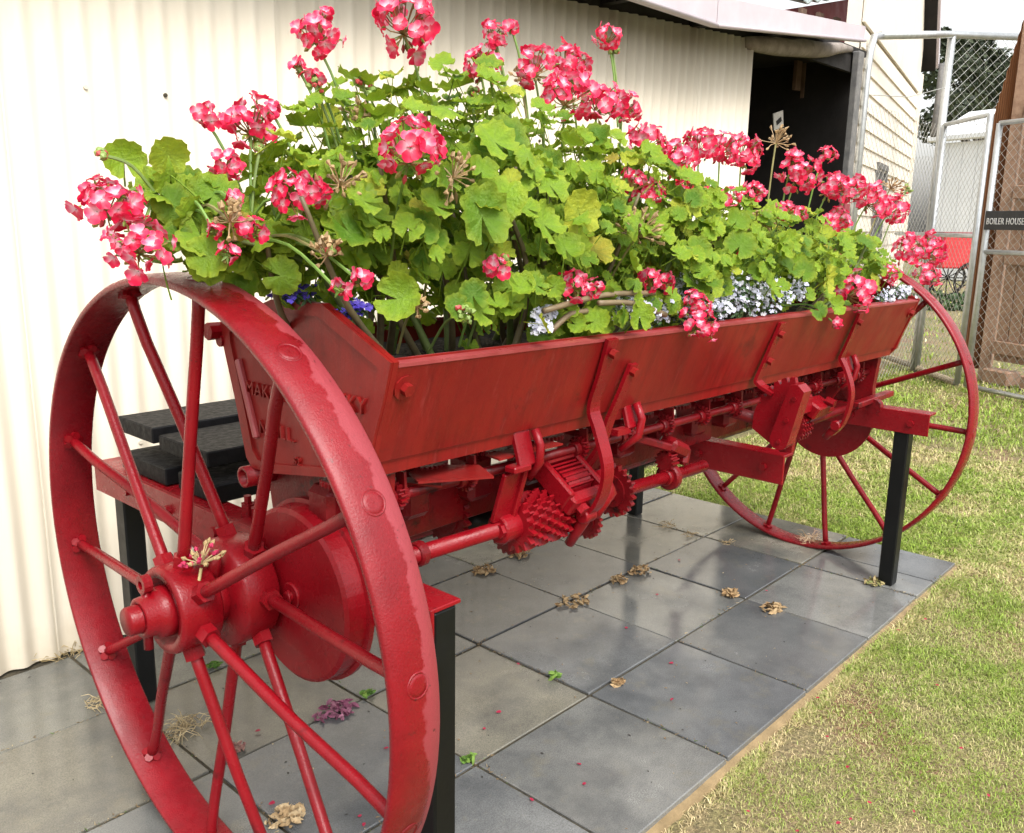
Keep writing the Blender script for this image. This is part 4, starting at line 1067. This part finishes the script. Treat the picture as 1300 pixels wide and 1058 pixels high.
heads = []   # (centre, radius, axis)
plants = []
def plant(loc, label):
    p = empty('geranium_plant', loc); tag(p, label, 'geranium', 'geranium plants in the drill hopper'); plants.append(p); return p
PL5 = [plant((-.35, .40, 1.0), 'geranium at the lettered hopper end trailing shoots over the big wheel'),
       plant((-.05, .42, 1.0), 'tallest bushy geranium in the red hopper'),
       plant((.30, .40, 1.0), 'geranium beside the tallest one, carrying the broad cluster of merged flower heads'),
       plant((.72, .40, 1.0), 'mid-height geranium between the broad flower cluster and the row of heads'),
       plant((1.35, .38, 1.0), 'low spreading geranium at the hopper end towards the wire fence')]
EDG = [-.24, .10, .46, .95]
def plant_for(x): return PL5[sum(x >= e for e in EDG)]
PA, PB, PC = PL5[0], PL5[2], PL5[4]
SH0, SH1 = Vector((-.46, .40, 1.20)), Vector((-.70, .42, 1.30))
def core(p):
    """a point inside the bush below p, where stalks start"""
    if p.x < -.47 and p.z < 1.42:
        t = min(1, max(0, (p.x+.40)/(-.30))); return SH0.lerp(SH1, t)
    x = p.x*.94+.03
    return Vector((x, .40+(p.y-.40)*.45, max(1.05, p.z-.20)))
def flower(px, py, rpx, Y, tilt=None, n=None, wilt=0.0):
    c = onY(px, py, Y); D = (c-CAM).dot(fw); R = rpx*D/FPX*1.02
    pl = plant_for(c.x); rs = np.random.RandomState(int(px*7+py))
    axis = Vector((-.25+rs.normal(0, .2), -.75+rs.normal(0, .2), .75)).normalized() if tilt is None else Vector(tilt).normalized()
    fr = min(.0185, max(.0125, R*.30)); sh = max(R-fr*.75, .008)
    n = n or max(2, int(round(rs.uniform(2.1, 3.0)*(sh/fr)**2+3)))
    base = c-axis*(sh*.55)
    mb = MB(); mb.cur = (.16, .28, .05)
    k = core(base); m1 = base.lerp(k, .5)+Vector((0, 0, .03))
    mb.tube(curve([k, m1, base], 4), .0026, 5)
    for q in range(5): v = Vector(rs.normal(0, 1, 3)).normalized(); mb.tube([base, base+(v-axis*.2).normalized()*.012], [.004, .001], 4)
    pts = []
    for i in range(n):
        z = 1-(i+.5)/n*1.45; ph = i*2.39996+rs.uniform(0, .4); q = math.sqrt(max(0, 1-z*z))
        v = basis(axis) @ Vector((q*math.cos(ph), q*math.sin(ph), z))
        v = (v+Vector(rs.normal(0, .16, 3))).normalized(); pts.append((c+(v-axis*.28*v.dot(axis))*sh*rs.uniform(.70, 1.24), v))
    mb.cur = (.30, .20, .06)
    for p, v in pts: mb.tube([base, base.lerp(p, .55)+v*.003, p-v*fr*.3], .0014, 3, False)
    for q in range(int(3+R*60)):
        v = Vector(rs.normal(0, 1, 3)).normalized(); e = base-axis*.004+(v-axis*.55).normalized()*R*.5
        mb.cur = (.20, .30, .06); mb.tube([base, base.lerp(e, .6)], .0012, 3, False); mb.cur = (.26, .22, .05) if q % 3 else (.45, .04, .05); mb.tube([base.lerp(e, .55), base.lerp(e, .8), e], [.002, .0042, .001], 5)
    h = mb.build('flower_head', M_stem, pl, c)
    for p, v in pts:
        upv = Vector((0, 0, 1)); xx = upv-v*upv.dot(v)
        if xx.length < .15: xx = Vector((0, -1, .2))
        y = xx.normalized(); x = y.cross(v).normalized()
        rot = Matrix((x, y, v.normalized())).transposed() @ Matrix.Rotation(rs.normal(0, .35), 3, 'Z') @ Matrix.Rotation(rs.normal(0, .32), 3, 'X') @ Matrix.Rotation(rs.normal(0, .32), 3, 'Y')
        addobj('floret', FLOR[rs.randint(len(FLOR))], p, h, rot, fr*rs.uniform(.85, 1.3))
    heads.append((c, R))
FL = [(138, 258, 44, .42), (177, 312, 42, .36), (262, 148, 19, .45), (318, 158, 38, .44), (287, 210, 24, .42), (345, 140, 14, .46), (372, 245, 36, .30), (405, 44, 33, .46), (380, 85, 10, .46), (400, 97, 9, .46), (515, 28, 46, .44), (520, 190, 47, .17),
      (628, 44, 20, .46), (612, 83, 27, .40), (683, 86, 32, .42), (724, 82, 28, .46), (722, 122, 38, .34), (762, 132, 32, .36), (793, 137, 22, .38), (773, 47, 19, .46), (822, 182, 28, .38), (858, 204, 28, .36), (806, 235, 24, .28), (828, 243, 18, .28),
      (876, 246, 25, .30), (890, 185, 26, .42), (918, 190, 24, .42), (946, 195, 26, .42), (1015, 222, 28, .36), (1010, 198, 12, .38), (1050, 196, 13, .36), (1056, 238, 22, .34), (1082, 242, 22, .34), (1108, 254, 24, .32), (1132, 266, 22, .32), (1062, 281, 20, .26), (1000, 271, 17, .28),
      (928, 252, 14, .27), (955, 245, 18, .32), (1152, 318, 24, .30), (1182, 318, 24, .30), (1178, 350, 19, .26), (1130, 348, 14, .22), (1085, 370, 28, .16), (885, 385, 20, .13), (890, 412, 24, .11), (728, 362, 22, .17), (752, 368, 16, .17), (823, 357, 18, .17), (846, 358, 16, .17),
      (628, 341, 18, .16), (458, 355, 15, .20), (430, 366, 10, .20), (322, 294, 20, .30), (290, 322, 16, .30), (272, 292, 12, .32), (297, 255, 15, .34), (942, 316, 11, .20), (1064, 412, 9, .13), (410, 243, 10, .28), (650, 35, 8, .46), (1015, 270, 10, .28)]
for f_ in FL: flower(*f_)
def dried(px, py, rpx, Y, col=(.38, .25, .12), green=False):
    c = onY(px, py, Y); D = (c-CAM).dot(fw); R = rpx*D/FPX; pl = plant_for(c.x); rs = np.random.RandomState(int(px+py*3))
    mb = MB(); k = core(c); mb.cur = (.17, .25, .06) if green else (.24, .22, .08); mb.tube(curve([k, k.lerp(c, .5)+Vector((0, 0, .02)), c], 4), .0026, 5)
    ax = Vector((rs.normal(0, .3), -.4, 1)).normalized()
    for i in range(26 if not green else 16):
        v = (Vector(rs.normal(0, 1, 3)).normalized()+ax*.65).normalized(); e = c+v*R*rs.uniform(.6, 1.0); s_ = rs.uniform(.7, 1.25)
        mb.cur = tuple(min(1, q*s_) for q in col); mb.tube([c, c.lerp(e, .6)+Vector((0, 0, rs.normal(0, .003))), e], [.0011, .0011, .0012], 4)
        if green: mb.cur = (.24, .34, .08) if i % 4 else (.5, .06, .06); mb.tube([c.lerp(e, .45), c.lerp(e, .75), e], [.0022, .0052, .001], 5)
        else: mb.tube([c.lerp(e, .82), e, c.lerp(e, 1.12)+Vector(rs.normal(0, .003, 3))], [.0016, .0042, .001], 5)
    mb.build('green_bud_head' if green else 'dried_flower_head', M_stem, pl)
for q in [(432, 236, 40, .28), (575, 226, 36, .17), (455, 152, 26, .38), (985, 182, 24, .42), (808, 300, 40, .18), (292, 282, 34, .31), (660, 98, 16, .44), (530, 390, 18, .19), (962, 285, 22, .25), (1130, 240, 20, .34), (415, 325, 26, .24)]: dried(*q)
for q in [(130, 197, 12, .44), (462, 112, 20, .40), (400, 110, 14, .45), (630, 55, 14, .46), (600, 120, 12, .36), (590, 398, 18, .14), (420, 320, 14, .24), (690, 130, 12, .38), (778, 68, 11, .46), (860, 290, 12, .24), (330, 190, 10, .42), (640, 330, 10, .16), (1150, 243, 10, .34)]: dried(q[0], q[1], q[2], q[3], (.22, .28, .07), True)

# leaf volume
HX = [-.62, -.52, -.42, -.33, -.24, -.12, -.03, .06, .20, .40, .52, .78, 1.10, 1.30, 1.50, 1.75, 1.90, 2.0]
HZ = [1.27, 1.40, 1.46, 1.50, 1.53, 1.555, 1.52, 1.50, 1.47, 1.44, 1.41, 1.365, 1.345, 1.31, 1.28, 1.235, 1.18, 1.12]
leaves = []
def try_leaf(p, nrm, size, jit=.35):
    for c, R in heads:
        if (p-c).length < R+size*.55: return False
        # keep blooms standing clear of the foliage on the side they face
        d = p-c
        if d.y < 0 and d.length < R+.10 and abs(d.x+.5*d.y) < R*.8 and abs(d.z) < R*.8: return False
    v = (Vector(nrm)+Vector(RN.normal(0, jit, 3))).normalized()
    pl = plant_for(p.x)
    # stalk side (-x of the leaf) towards the bush core
    tx = p-core(p); tx = tx-v*tx.dot(v)
    if tx.length < 1e-4: tx = Vector((1, 0, 0))
    rot = basis(v, tx) @ Matrix.Rotation(RN.normal(0, .5), 3, 'Z')
    leaves.append((pl, p, rot, size)); return True
# trailing shoot over the near wheel
for k in range(95):
    t = RN.rand(); q = SH0.lerp(SH1, t)+Vector(RN.normal(0, 1, 3))*Vector((.035, .04, .035)).length*.55
    try_leaf(q, (-.3, -.6, .6), RN.uniform(.022, .036), .5)
for (px, py, Y, s_) in [(612, 275, .14, .052), (635, 252, .15, .045), (640, 180, .20, .05), (470, 375, .17, .048), (505, 380, .16, .038), (690, 285, .14, .042), (735, 270, .15, .045), (580, 392, .15, .026), (610, 396, .15, .026), (600, 375, .15, .028), (640, 392, .15, .024), (1050, 355, .15, .042), (1000, 310, .16, .04), (1020, 345, .15, .034), (1060, 390, .125, .03), (1040, 395, .12, .028), (1100, 350, .15, .03), (915, 335, .17, .035), (1095, 395, .12, .028), (210, 240, .42, .032), (235, 265, .40, .04), (195, 265, .42, .03), (270, 250, .38, .04), (255, 300, .36, .035), (265, 325, .34, .034), (225, 300, .38, .024)]:
    try_leaf(onY(px, py, Y), (-.35, -.85, .45), s_, .22)
LIM0 = {q: sum(1 for L in leaves if L[0] is q) for q in PL5}
cnt = 0; tries = 0
LIM = {q: 0 for q in PL5}
while cnt < 1500 and tries < 26000:
    tries += 1
    x = RN.choice([RN.uniform(-.56, .5), RN.uniform(.4, 1.98)], p=[.56, .44]); H = float(np.interp(x, HX, HZ))+.025; h = H-1.04
    rho = 1-abs(RN.normal(0, .20)) if RN.rand() < .82 else RN.uniform(.3, .7); rho = max(.25, rho)
    th = RN.uniform(-.18, 1.0)*math.pi*.78       # 0: front horizontal, pi/2: up
    Wd = .235+.05*min(1, h/.45)
    if x < -.3: Wd *= max(.45, 1+(x+.3)*1.6)
    if x > 1.75: Wd *= .75
    ca, sa = math.cos(th), math.sin(th)
    y = .405-Wd*rho*(abs(ca)**.8)*np.sign(ca); z = 1.05+h*rho*(abs(sa)**.8)*np.sign(sa)*(1 if sa > 0 else .15)
    # open foot of the bush near the lettered end, where soil shows
    if z < 1.10 and (x < -.17 and y < .36): continue
    if z < 1.19 and x < -.27 and y < .47: continue
    if z < 1.22 and x < -.40: continue
    if z < 1.068 and y < .21: continue
    if z < 1.045: continue
    if x > .42 and z < 1.12 and y < .30 and RN.rand() < .72: continue
    # clumping: leaves gather round shoot tips
    if vnoise(np.array([x*1.0]), np.array([z+y*.7]), 11, 21)[0] < .30 and RN.rand() < .7: continue
    pl = plant_for(x)
    if LIM[pl] >= 299-LIM0[pl]: continue
    nrm = (-.18, -ca*.9-.15, sa*.85+.45)
    if try_leaf(Vector((x, y, z)), nrm, RN.choice([.016, .021, .026, .032, .041], p=[.2, .28, .28, .17, .07])): cnt += 1; LIM[pl] += 1
cn = {q: 0 for q in PL5}
for pl, p, rot, s_ in leaves:
    if cn[pl] >= 300: continue
    cn[pl] += 1; addobj('leaf', LEAF[RN.randint(len(LEAF))], p, pl, rot, s_)
# shaded inner foliage, too tangled to pick apart: one part per plant
LV = []
for me in LEAF:
    co = np.empty(len(me.vertices)*3, 'f'); me.vertices.foreach_get('co', co)
    ca_ = np.empty(len(me.vertices)*4, 'f'); me.color_attributes['col'].data.foreach_get('color', ca_)
    LV.append((co.reshape(-1, 3), [tuple(p.vertices) for p in me.polygons], ca_.reshape(-1, 4)[:, :3]))
inner = {q: MB() for q in PL5}
for _ in range(1700):
    x = RN.uniform(-.50, 1.92); H = float(np.interp(x, HX, HZ)); y = RN.uniform(.27, .60); z = 1.07+(H-1.16)*RN.rand()**.8
    if x < -.40 and z < 1.20: continue
    if y < .38 and z < 1.13: continue
    if any((Vector((x, y, z))-c).length < R+.02 for c, R in heads): continue
    m = np.array(basis((RN.normal(-.1, .5), RN.normal(-.5, .5), .6), RN.normal(0, 1, 3))); sz = RN.uniform(.016, .031)
    co, fs, cc_ = LV[RN.randint(len(LV))]; mb = inner[plant_for(x)]; b_ = len(mb.v)
    mb.v += [tuple(q) for q in (co*sz) @ m.T+np.array([x, y, z])]; mb.c += [tuple(q) for q in cc_]
    for f in fs: mb.f.append(tuple(i+b_ for i in f)); mb.m.append(0); mb.sm.append(True)
for q in PL5: o = inner[q].build('inner_foliage', M_leaf, q); o['kind'] = 'stuff'
# branching stems
for pl, x0, x1, n in ((PL5[0], -.45, -.24, 9), (PL5[1], -.24, .10, 12), (PL5[2], .10, .46, 11), (PL5[3], .46, .95, 11), (PL5[4], .95, 1.85, 18)):
    for k in range(n):
        x = RN.uniform(x0, x1); b_ = Vector((x*.85+.05+RN.normal(0, .02), .40+RN.normal(0, .06), 1.0+ztilt(x)))
        H = float(np.interp(x, HX, HZ)); e = Vector((x+RN.normal(0, .08), .40+RN.uniform(-.2, .12), 1.06+(H-1.10)*RN.uniform(.55, .95)))
        m_ = b_.lerp(e, .45)+Vector((RN.normal(0, .03), -.03, RN.normal(0, .02)))
        mb = MB(); mb.cur = (.14, .11, .055) if k % 3 else (.16, .22, .06)
        pts = curve([b_, m_, e], 5); mb.tube(pts, list(np.linspace(.0085, .0035, len(pts))), 7); mb.build('stem', M_stem, pl)
for pts in ([(-.40, .40, 1.05), (-.50, .40, 1.20), (-.70, .42, 1.31)], [(-.35, .38, 1.05), (-.46, .38, 1.20), (-.62, .37, 1.25)]):
    mb = MB(); mb.cur = (.15, .19, .06); P = curve(pts, 5); mb.tube(P, list(np.linspace(.007, .003, len(P))), 7); mb.build('stem', M_stem, PA)
for (a, b) in [((690, 395, .17), (830, 372, .17)), ((760, 385, .16), (845, 400, .16)), ((700, 420, .19), (745, 395, .18))]:
    mb = MB(); mb.cur = (.22, .16, .09); A, B_ = onY(*a), onY(*b); P = curve([A, A.lerp(B_, .5)+Vector((0, 0, .012)), B_], 4); mb.tube(P, .006, 7); mb.build('stem', M_stem, PB)

# lobelia along the rim
def lobelia(name, label, spots, n, ca, cb_, seed):
    rs = np.random.RandomState(seed); root = empty(name, Vector(spots[0][0])-Vector((0, 0, .05))); tag(root, label, 'lobelia')
    fo = MB(); fl = MB()
    for _ in range(n*2):
        c, r = spots[rs.randint(len(spots))]; p = Vector(c)+Vector(rs.normal(0, 1, 3)*np.array([r, r*.45, r*.42])); p.z = max(p.z, 1.02+ztilt(p.x)); p.y = max(p.y, .165)
        v = Vector((rs.normal(0, .6), -.6+rs.normal(0, .5), .6)); m = basis(v, rs.normal(0, 1, 3)); k = rs.uniform(.5, 1.1)
        fo.cur = (.05*k, .11*k, .03*k); fo.add([p+m @ Vector(q)*.009 for q in ((-1, 0, 0), (0, -.35, .1), (1, 0, 0), (0, .35, .1))], [(0, 1, 2, 3)])
    for _ in range(n):
        c, r = spots[rs.randint(len(spots))]; p = Vector(c)+Vector(rs.normal(0, 1, 3)*np.array([r, r*.45, r*.42])); p.z = max(p.z, 1.04+ztilt(p.x))+.006; p.y = max(p.y, .160)-.004
        v = Vector((-.35+rs.normal(0, .35), -.8+rs.normal(0, .35), .5)); m = basis(v, (1, 0, 0)); k = rs.rand(); col = np.array(ca)*(1-k)+np.array(cb_)*k; s_ = rs.uniform(.0055, .0085)
        for a, L_, w_ in ((-90, 1.25, .55), (-35, 1.15, .5), (-145, 1.15, .5), (60, .8, .25), (120, .8, .25)):
            a = R_(a+rs.normal(0, 8)); d = np.array([math.cos(a), math.sin(a)]); e = np.array([-d[1], d[0]])
            q = [(0, 0, 0), (*(d*L_*.6+e*w_), .15), (*(d*L_), .05), (*(d*L_*.6-e*w_), .15)]
            fl.cur = tuple(col*rs.uniform(.85, 1.0)); fl.add([p+m @ Vector(t)*s_ for t in q], [(0, 1, 2, 3)])
    a = fo.build('foliage', M_foliage, root); a['kind'] = 'stuff'; b = fl.build('flowers', M_petal, root); b['kind'] = 'stuff'
spw = [(onY(x, y, Y), r) for x, y, Y, r in [(800, 390, .19, .03), (860, 372, .20, .04), (900, 362, .22, .05), (930, 375, .20, .05), (960, 380, .19, .05), (985, 372, .20, .04), (915, 390, .18, .04), (830, 400, .18, .025), (690, 400, .20, .012), (685, 418, .18, .010), (1125, 378, .18, .03), (1145, 372, .19, .03), (1010, 368, .2, .03), (870, 395, .18, .03)]]
lobelia('white_lobelia', 'tiny white lobelia flowers spilling along the front rim of the hopper', spw, 1100, (.80, .80, .86), (.62, .64, .82), 5)
spb = [(onY(x, y, Y), r) for x, y, Y, r in [(368, 368, .40, .016), (352, 372, .42, .014), (385, 372, .39, .014), (375, 380, .36, .012), (448, 396, .30, .012), (455, 390, .29, .010), (440, 400, .30, .010)]]
lobelia('blue_lobelia', 'small violet blue lobelia flowers at the lettered hopper end', spb, 80, (.07, .04, .55), (.16, .10, .70), 6)

# ================================================================== LITTER ON THE PAVING
def clump(px, py, rpx, label, kind='leaf', name='dead_leaf_clump', z=0.0, cat='leaf litter', col=((.30, .18, .08), (.45, .32, .17)), n=40):
    c = onZ(px, py, z); D = (c-CAM).dot(fw); R = rpx*D/FPX; rs = np.random.RandomState(int(px*3+py)); mb = MB(); ca, cb_ = np.array(col[0]), np.array(col[1])
    for i in range(n):
        a = rs.uniform(0, 6.28); r = R*rs.rand()**.7; p = c+Vector((r*math.cos(a)*1.1, r*math.sin(a)*.8, .003+rs.rand()*R*.32*(1-r/R)))
        mb.cur = tuple(ca+(cb_-ca)*rs.rand())
        d = Vector((rs.normal(0, 1), rs.normal(0, 1), rs.normal(.1, .35))).normalized()
        if kind == 'leaf':
            m = basis(d, rs.normal(0, 1, 3)); s_ = rs.uniform(.008, .017)
            mb.add([p+m @ Vector(q)*s_+Vector((0, 0, .004)) for q in ((0, 0, -1), (.45, .2, -.3), (.4, .35, .4), (0, .1, 1), (-.4, .3, .35), (-.45, .25, -.35), (0, -.12, 0))], [(0, 1, 6), (1, 2, 6), (2, 3, 6), (3, 4, 6), (4, 5, 6), (5, 0, 6)])
        else:
            L_ = rs.uniform(.4, 1.1)*R; k = p+d*L_*.5+Vector((0, 0, rs.uniform(0, .3)*L_)); e = p+d*L_+Vector((0, 0, -.05*L_))
            e.z = max(e.z, z+.002); mb.tube([p, k, e], [.0013, .0012, .0006], 3)
    o = mb.build(name, M_dry, None, c); tag(o, label, cat, 'plant litter on the paving'); return o
for q, l in [((615, 726, 17), 'fan shaped brown leaf heap under the drive shaft'), ((660, 705, 14), 'brown and green leaf heap under the toothed gear cluster'), ((728, 766, 22), 'largest brown leaf heap, at a four paver corner in mid paving'),
          ((812, 727, 16), 'brown leaf heap in front of the black back post'), ((785, 738, 13), 'smaller brown leaf heap touching the one before the black back post'), ((928, 755, 12), 'small reddish brown leaf heap on a dark wet paver'),
          ((980, 774, 16), 'brown leaf heap on the paver joint nearest the post by the lawn'), ((785, 869, 8), 'tiny brown leaf scrap at a bare paver corner')]: clump(*q, l)
clump(362, 1040, 26, 'pale brown dead leaf heap inside the big near wheel', col=((.42, .28, .14), (.60, .46, .27)), n=60)
for q in [(848, 668, 12), (875, 680, 8), (925, 690, 8)]: clump(*q, 'thin straw tuft in the joint under the drill', 'straw', 'straw_tuft', 0, 'straw', ((.42, .30, .15), (.6, .46, .26)), 22)
clump(235, 928, 26, 'tangled nest of dry grass inside the big wheel', 'straw', 'straw_tuft', 0, 'straw', ((.30, .22, .11), (.55, .45, .27)), 90)
clump(125, 893, 18, 'bleached grass tuft on the paver joint outside the big wheel', 'straw', 'straw_tuft', 0, 'straw', ((.5, .38, .2), (.7, .58, .36)), 50)
for q in [(30, 838, 24), (62, 832, 26), (92, 828, 22)]: clump(*q, 'dry grass tuft growing at the foot of the cream wall', 'straw', 'straw_tuft', 0, 'straw', ((.34, .25, .11), (.56, .43, .22)), 60)
clump(1028, 686, 17, 'bleached straw tuft lying inside the rim of the wheel by the lawn', 'straw', 'straw_tuft', .018, 'straw', ((.6, .42, .24), (.8, .62, .42)), 45)
clump(425, 905, 26, 'wilted purple weed lying on the paving under the gear cover', 'leaf', 'wilted_weed', 0, 'weed', ((.22, .05, .11), (.42, .18, .26)), 70)
clump(295, 955, 15, 'small purple and brown leaf heap by the paver joint', 'leaf', 'wilted_weed', 0, 'weed', ((.25, .10, .10), (.42, .28, .2)), 34)
clump(1110, 741, 13, 'green and brown weed at the foot of the black post by the lawn', 'leaf', 'joint_weed', 0, 'weed', ((.12, .16, .03), (.35, .26, .12)), 36)
for q, l in (((596, 966, 9), 'tiny green seedling at the paver corner'), ((701, 861, 9), 'short green moss tuft in the paver joint'), ((465, 885, 11), 'green weed sprig beside the wilted purple weed'), ((270, 848, 9), 'yellow green weed sprig behind the hub')):
    clump(*q, l, 'leaf', 'joint_weed', 0, 'weed', ((.06, .17, .02), (.20, .32, .05)), 16)
cr = MB(); rs = np.random.RandomState(77)
for _ in range(2600):
    if rs.rand() < .5: x = round(rs.uniform(-1.2, 2.3)/TX)*TX+rs.normal(0, .0055); y = rs.uniform(0, 1.69)
    else: y = round(rs.uniform(.1, 1.5)/TY)*TY+rs.normal(0, .0055); x = rs.uniform(-1.4, 2.24)
    if vnoise(np.array([x]), np.array([y]), 5, 41)[0] < .48 or not (0 < y < 1.69 and x < 5*TX): continue
    k = rs.rand(); cr.cur = (.22, .15, .075) if k < .6 else ((.42, .33, .19) if k < .85 else (.09, .15, .03))
    d = Vector((rs.normal(), rs.normal(), .25)).normalized(); q = Vector((x, y, rs.uniform(-.001, .003))); L_ = rs.uniform(.002, .011)
    cr.tube([q, q+d*L_], [rs.uniform(.0007, .002), .0005], 3)
for _ in range(420):
    x, y = rs.uniform(-1.3, 2.2), rs.uniform(.02, 1.66); q = Vector((x, y, .001)); k = rs.rand(); a = rs.uniform(0, 6.28)
    cr.cur = (.03, .025, .02) if k < .4 else ((.25, .17, .09) if k < .85 else (.45, .36, .22)); s_ = rs.uniform(.001, .004)
    cr.add([q+Vector((math.cos(a+t)*s_*r, math.sin(a+t)*s_*r, z)) for t, r, z in ((0, 1.6, .0005), (1.6, .6, .002), (3.1, 1.3, .0005), (4.7, .7, .0015))], [(0, 1, 2, 3)])
o = cr.build('joint_debris', M_dry); tag(o, 'brown crumbs and moss scattered along the paver joints', 'debris', kind='stuff')
pm = MB(); pm.smooth = True
pm.cur = (.45, .02, .07); pm.add([(-1, 0, .0), (-.4, -.6, .15), (.6, -.7, .2), (1, 0, .1), (.6, .7, .25), (-.4, .55, .1), (.1, 0, .02)], [(6, 0, 1), (6, 1, 2), (6, 2, 3), (6, 3, 4), (6, 4, 5), (6, 5, 0)])
PME = pm.mesh('fallen_petal', M_petal)
for (x, y) in [(633, 904), (615, 925), (658, 843), (735, 970), (742, 995), (675, 1015), (862, 711), (834, 755), (795, 797), (853, 888), (852, 842), (973, 750), (457, 1036), (462, 1047), (327, 928), (490, 950), (345, 1020), (1175, 786), (1140, 800), (1038, 886), (1050, 935), (1076, 974), (1104, 1019), (1064, 1045), (1012, 1055), (1220, 950), (1255, 1010), (1105, 905), (1190, 870), (1160, 1030), (950, 1030), (1080, 1040)]:
    p = onZ(x, y, .004); onp = (p.x < 5*TX and p.y > 0)
    if not onp: p = onZ(x, y, -.012)
    o = addobj('fallen_petal', PME, p, None, Matrix.Rotation(RN.uniform(0, 6.28), 3, 'Z') @ Matrix.Rotation(RN.normal(0, .15), 3, 'X'), RN.uniform(.0055, .008)*(1 if onp else .8))
    tag(o, 'crimson geranium petal fallen on the '+('paving' if onp else 'lawn'), 'petal', 'fallen petals on the '+('paving' if onp else 'lawn'))
# spent flower head caught on the hub
c = onX(255, 716, -.64); mb = MB(); mb.cur = (.50, .40, .18); b0 = onX(248, 766, -.655)
mb.tube([b0, c-Vector((0, 0, .008))], [.0035, .003], 6); rs = np.random.RandomState(9)
for i in range(34):
    v = Vector((rs.normal(0, .7), rs.normal(0, .9), rs.uniform(.05, .9))).normalized(); e = c+v*rs.uniform(.022, .045)
    mb.cur = (.48, .36, .18); mb.tube([c, c.lerp(e, .5), e], .0012, 4); mb.cur = (.55, .03, .10) if i % 2 else (.42, .30, .14); mb.tube([c.lerp(e, .85), e, e+v*.006], [.001, .0045, .001], 5)
o = mb.build('spent_flower_head', M_dry, None, b0); tag(o, 'withered flower head on a pale stalk caught on the wheel hub', 'flower head')
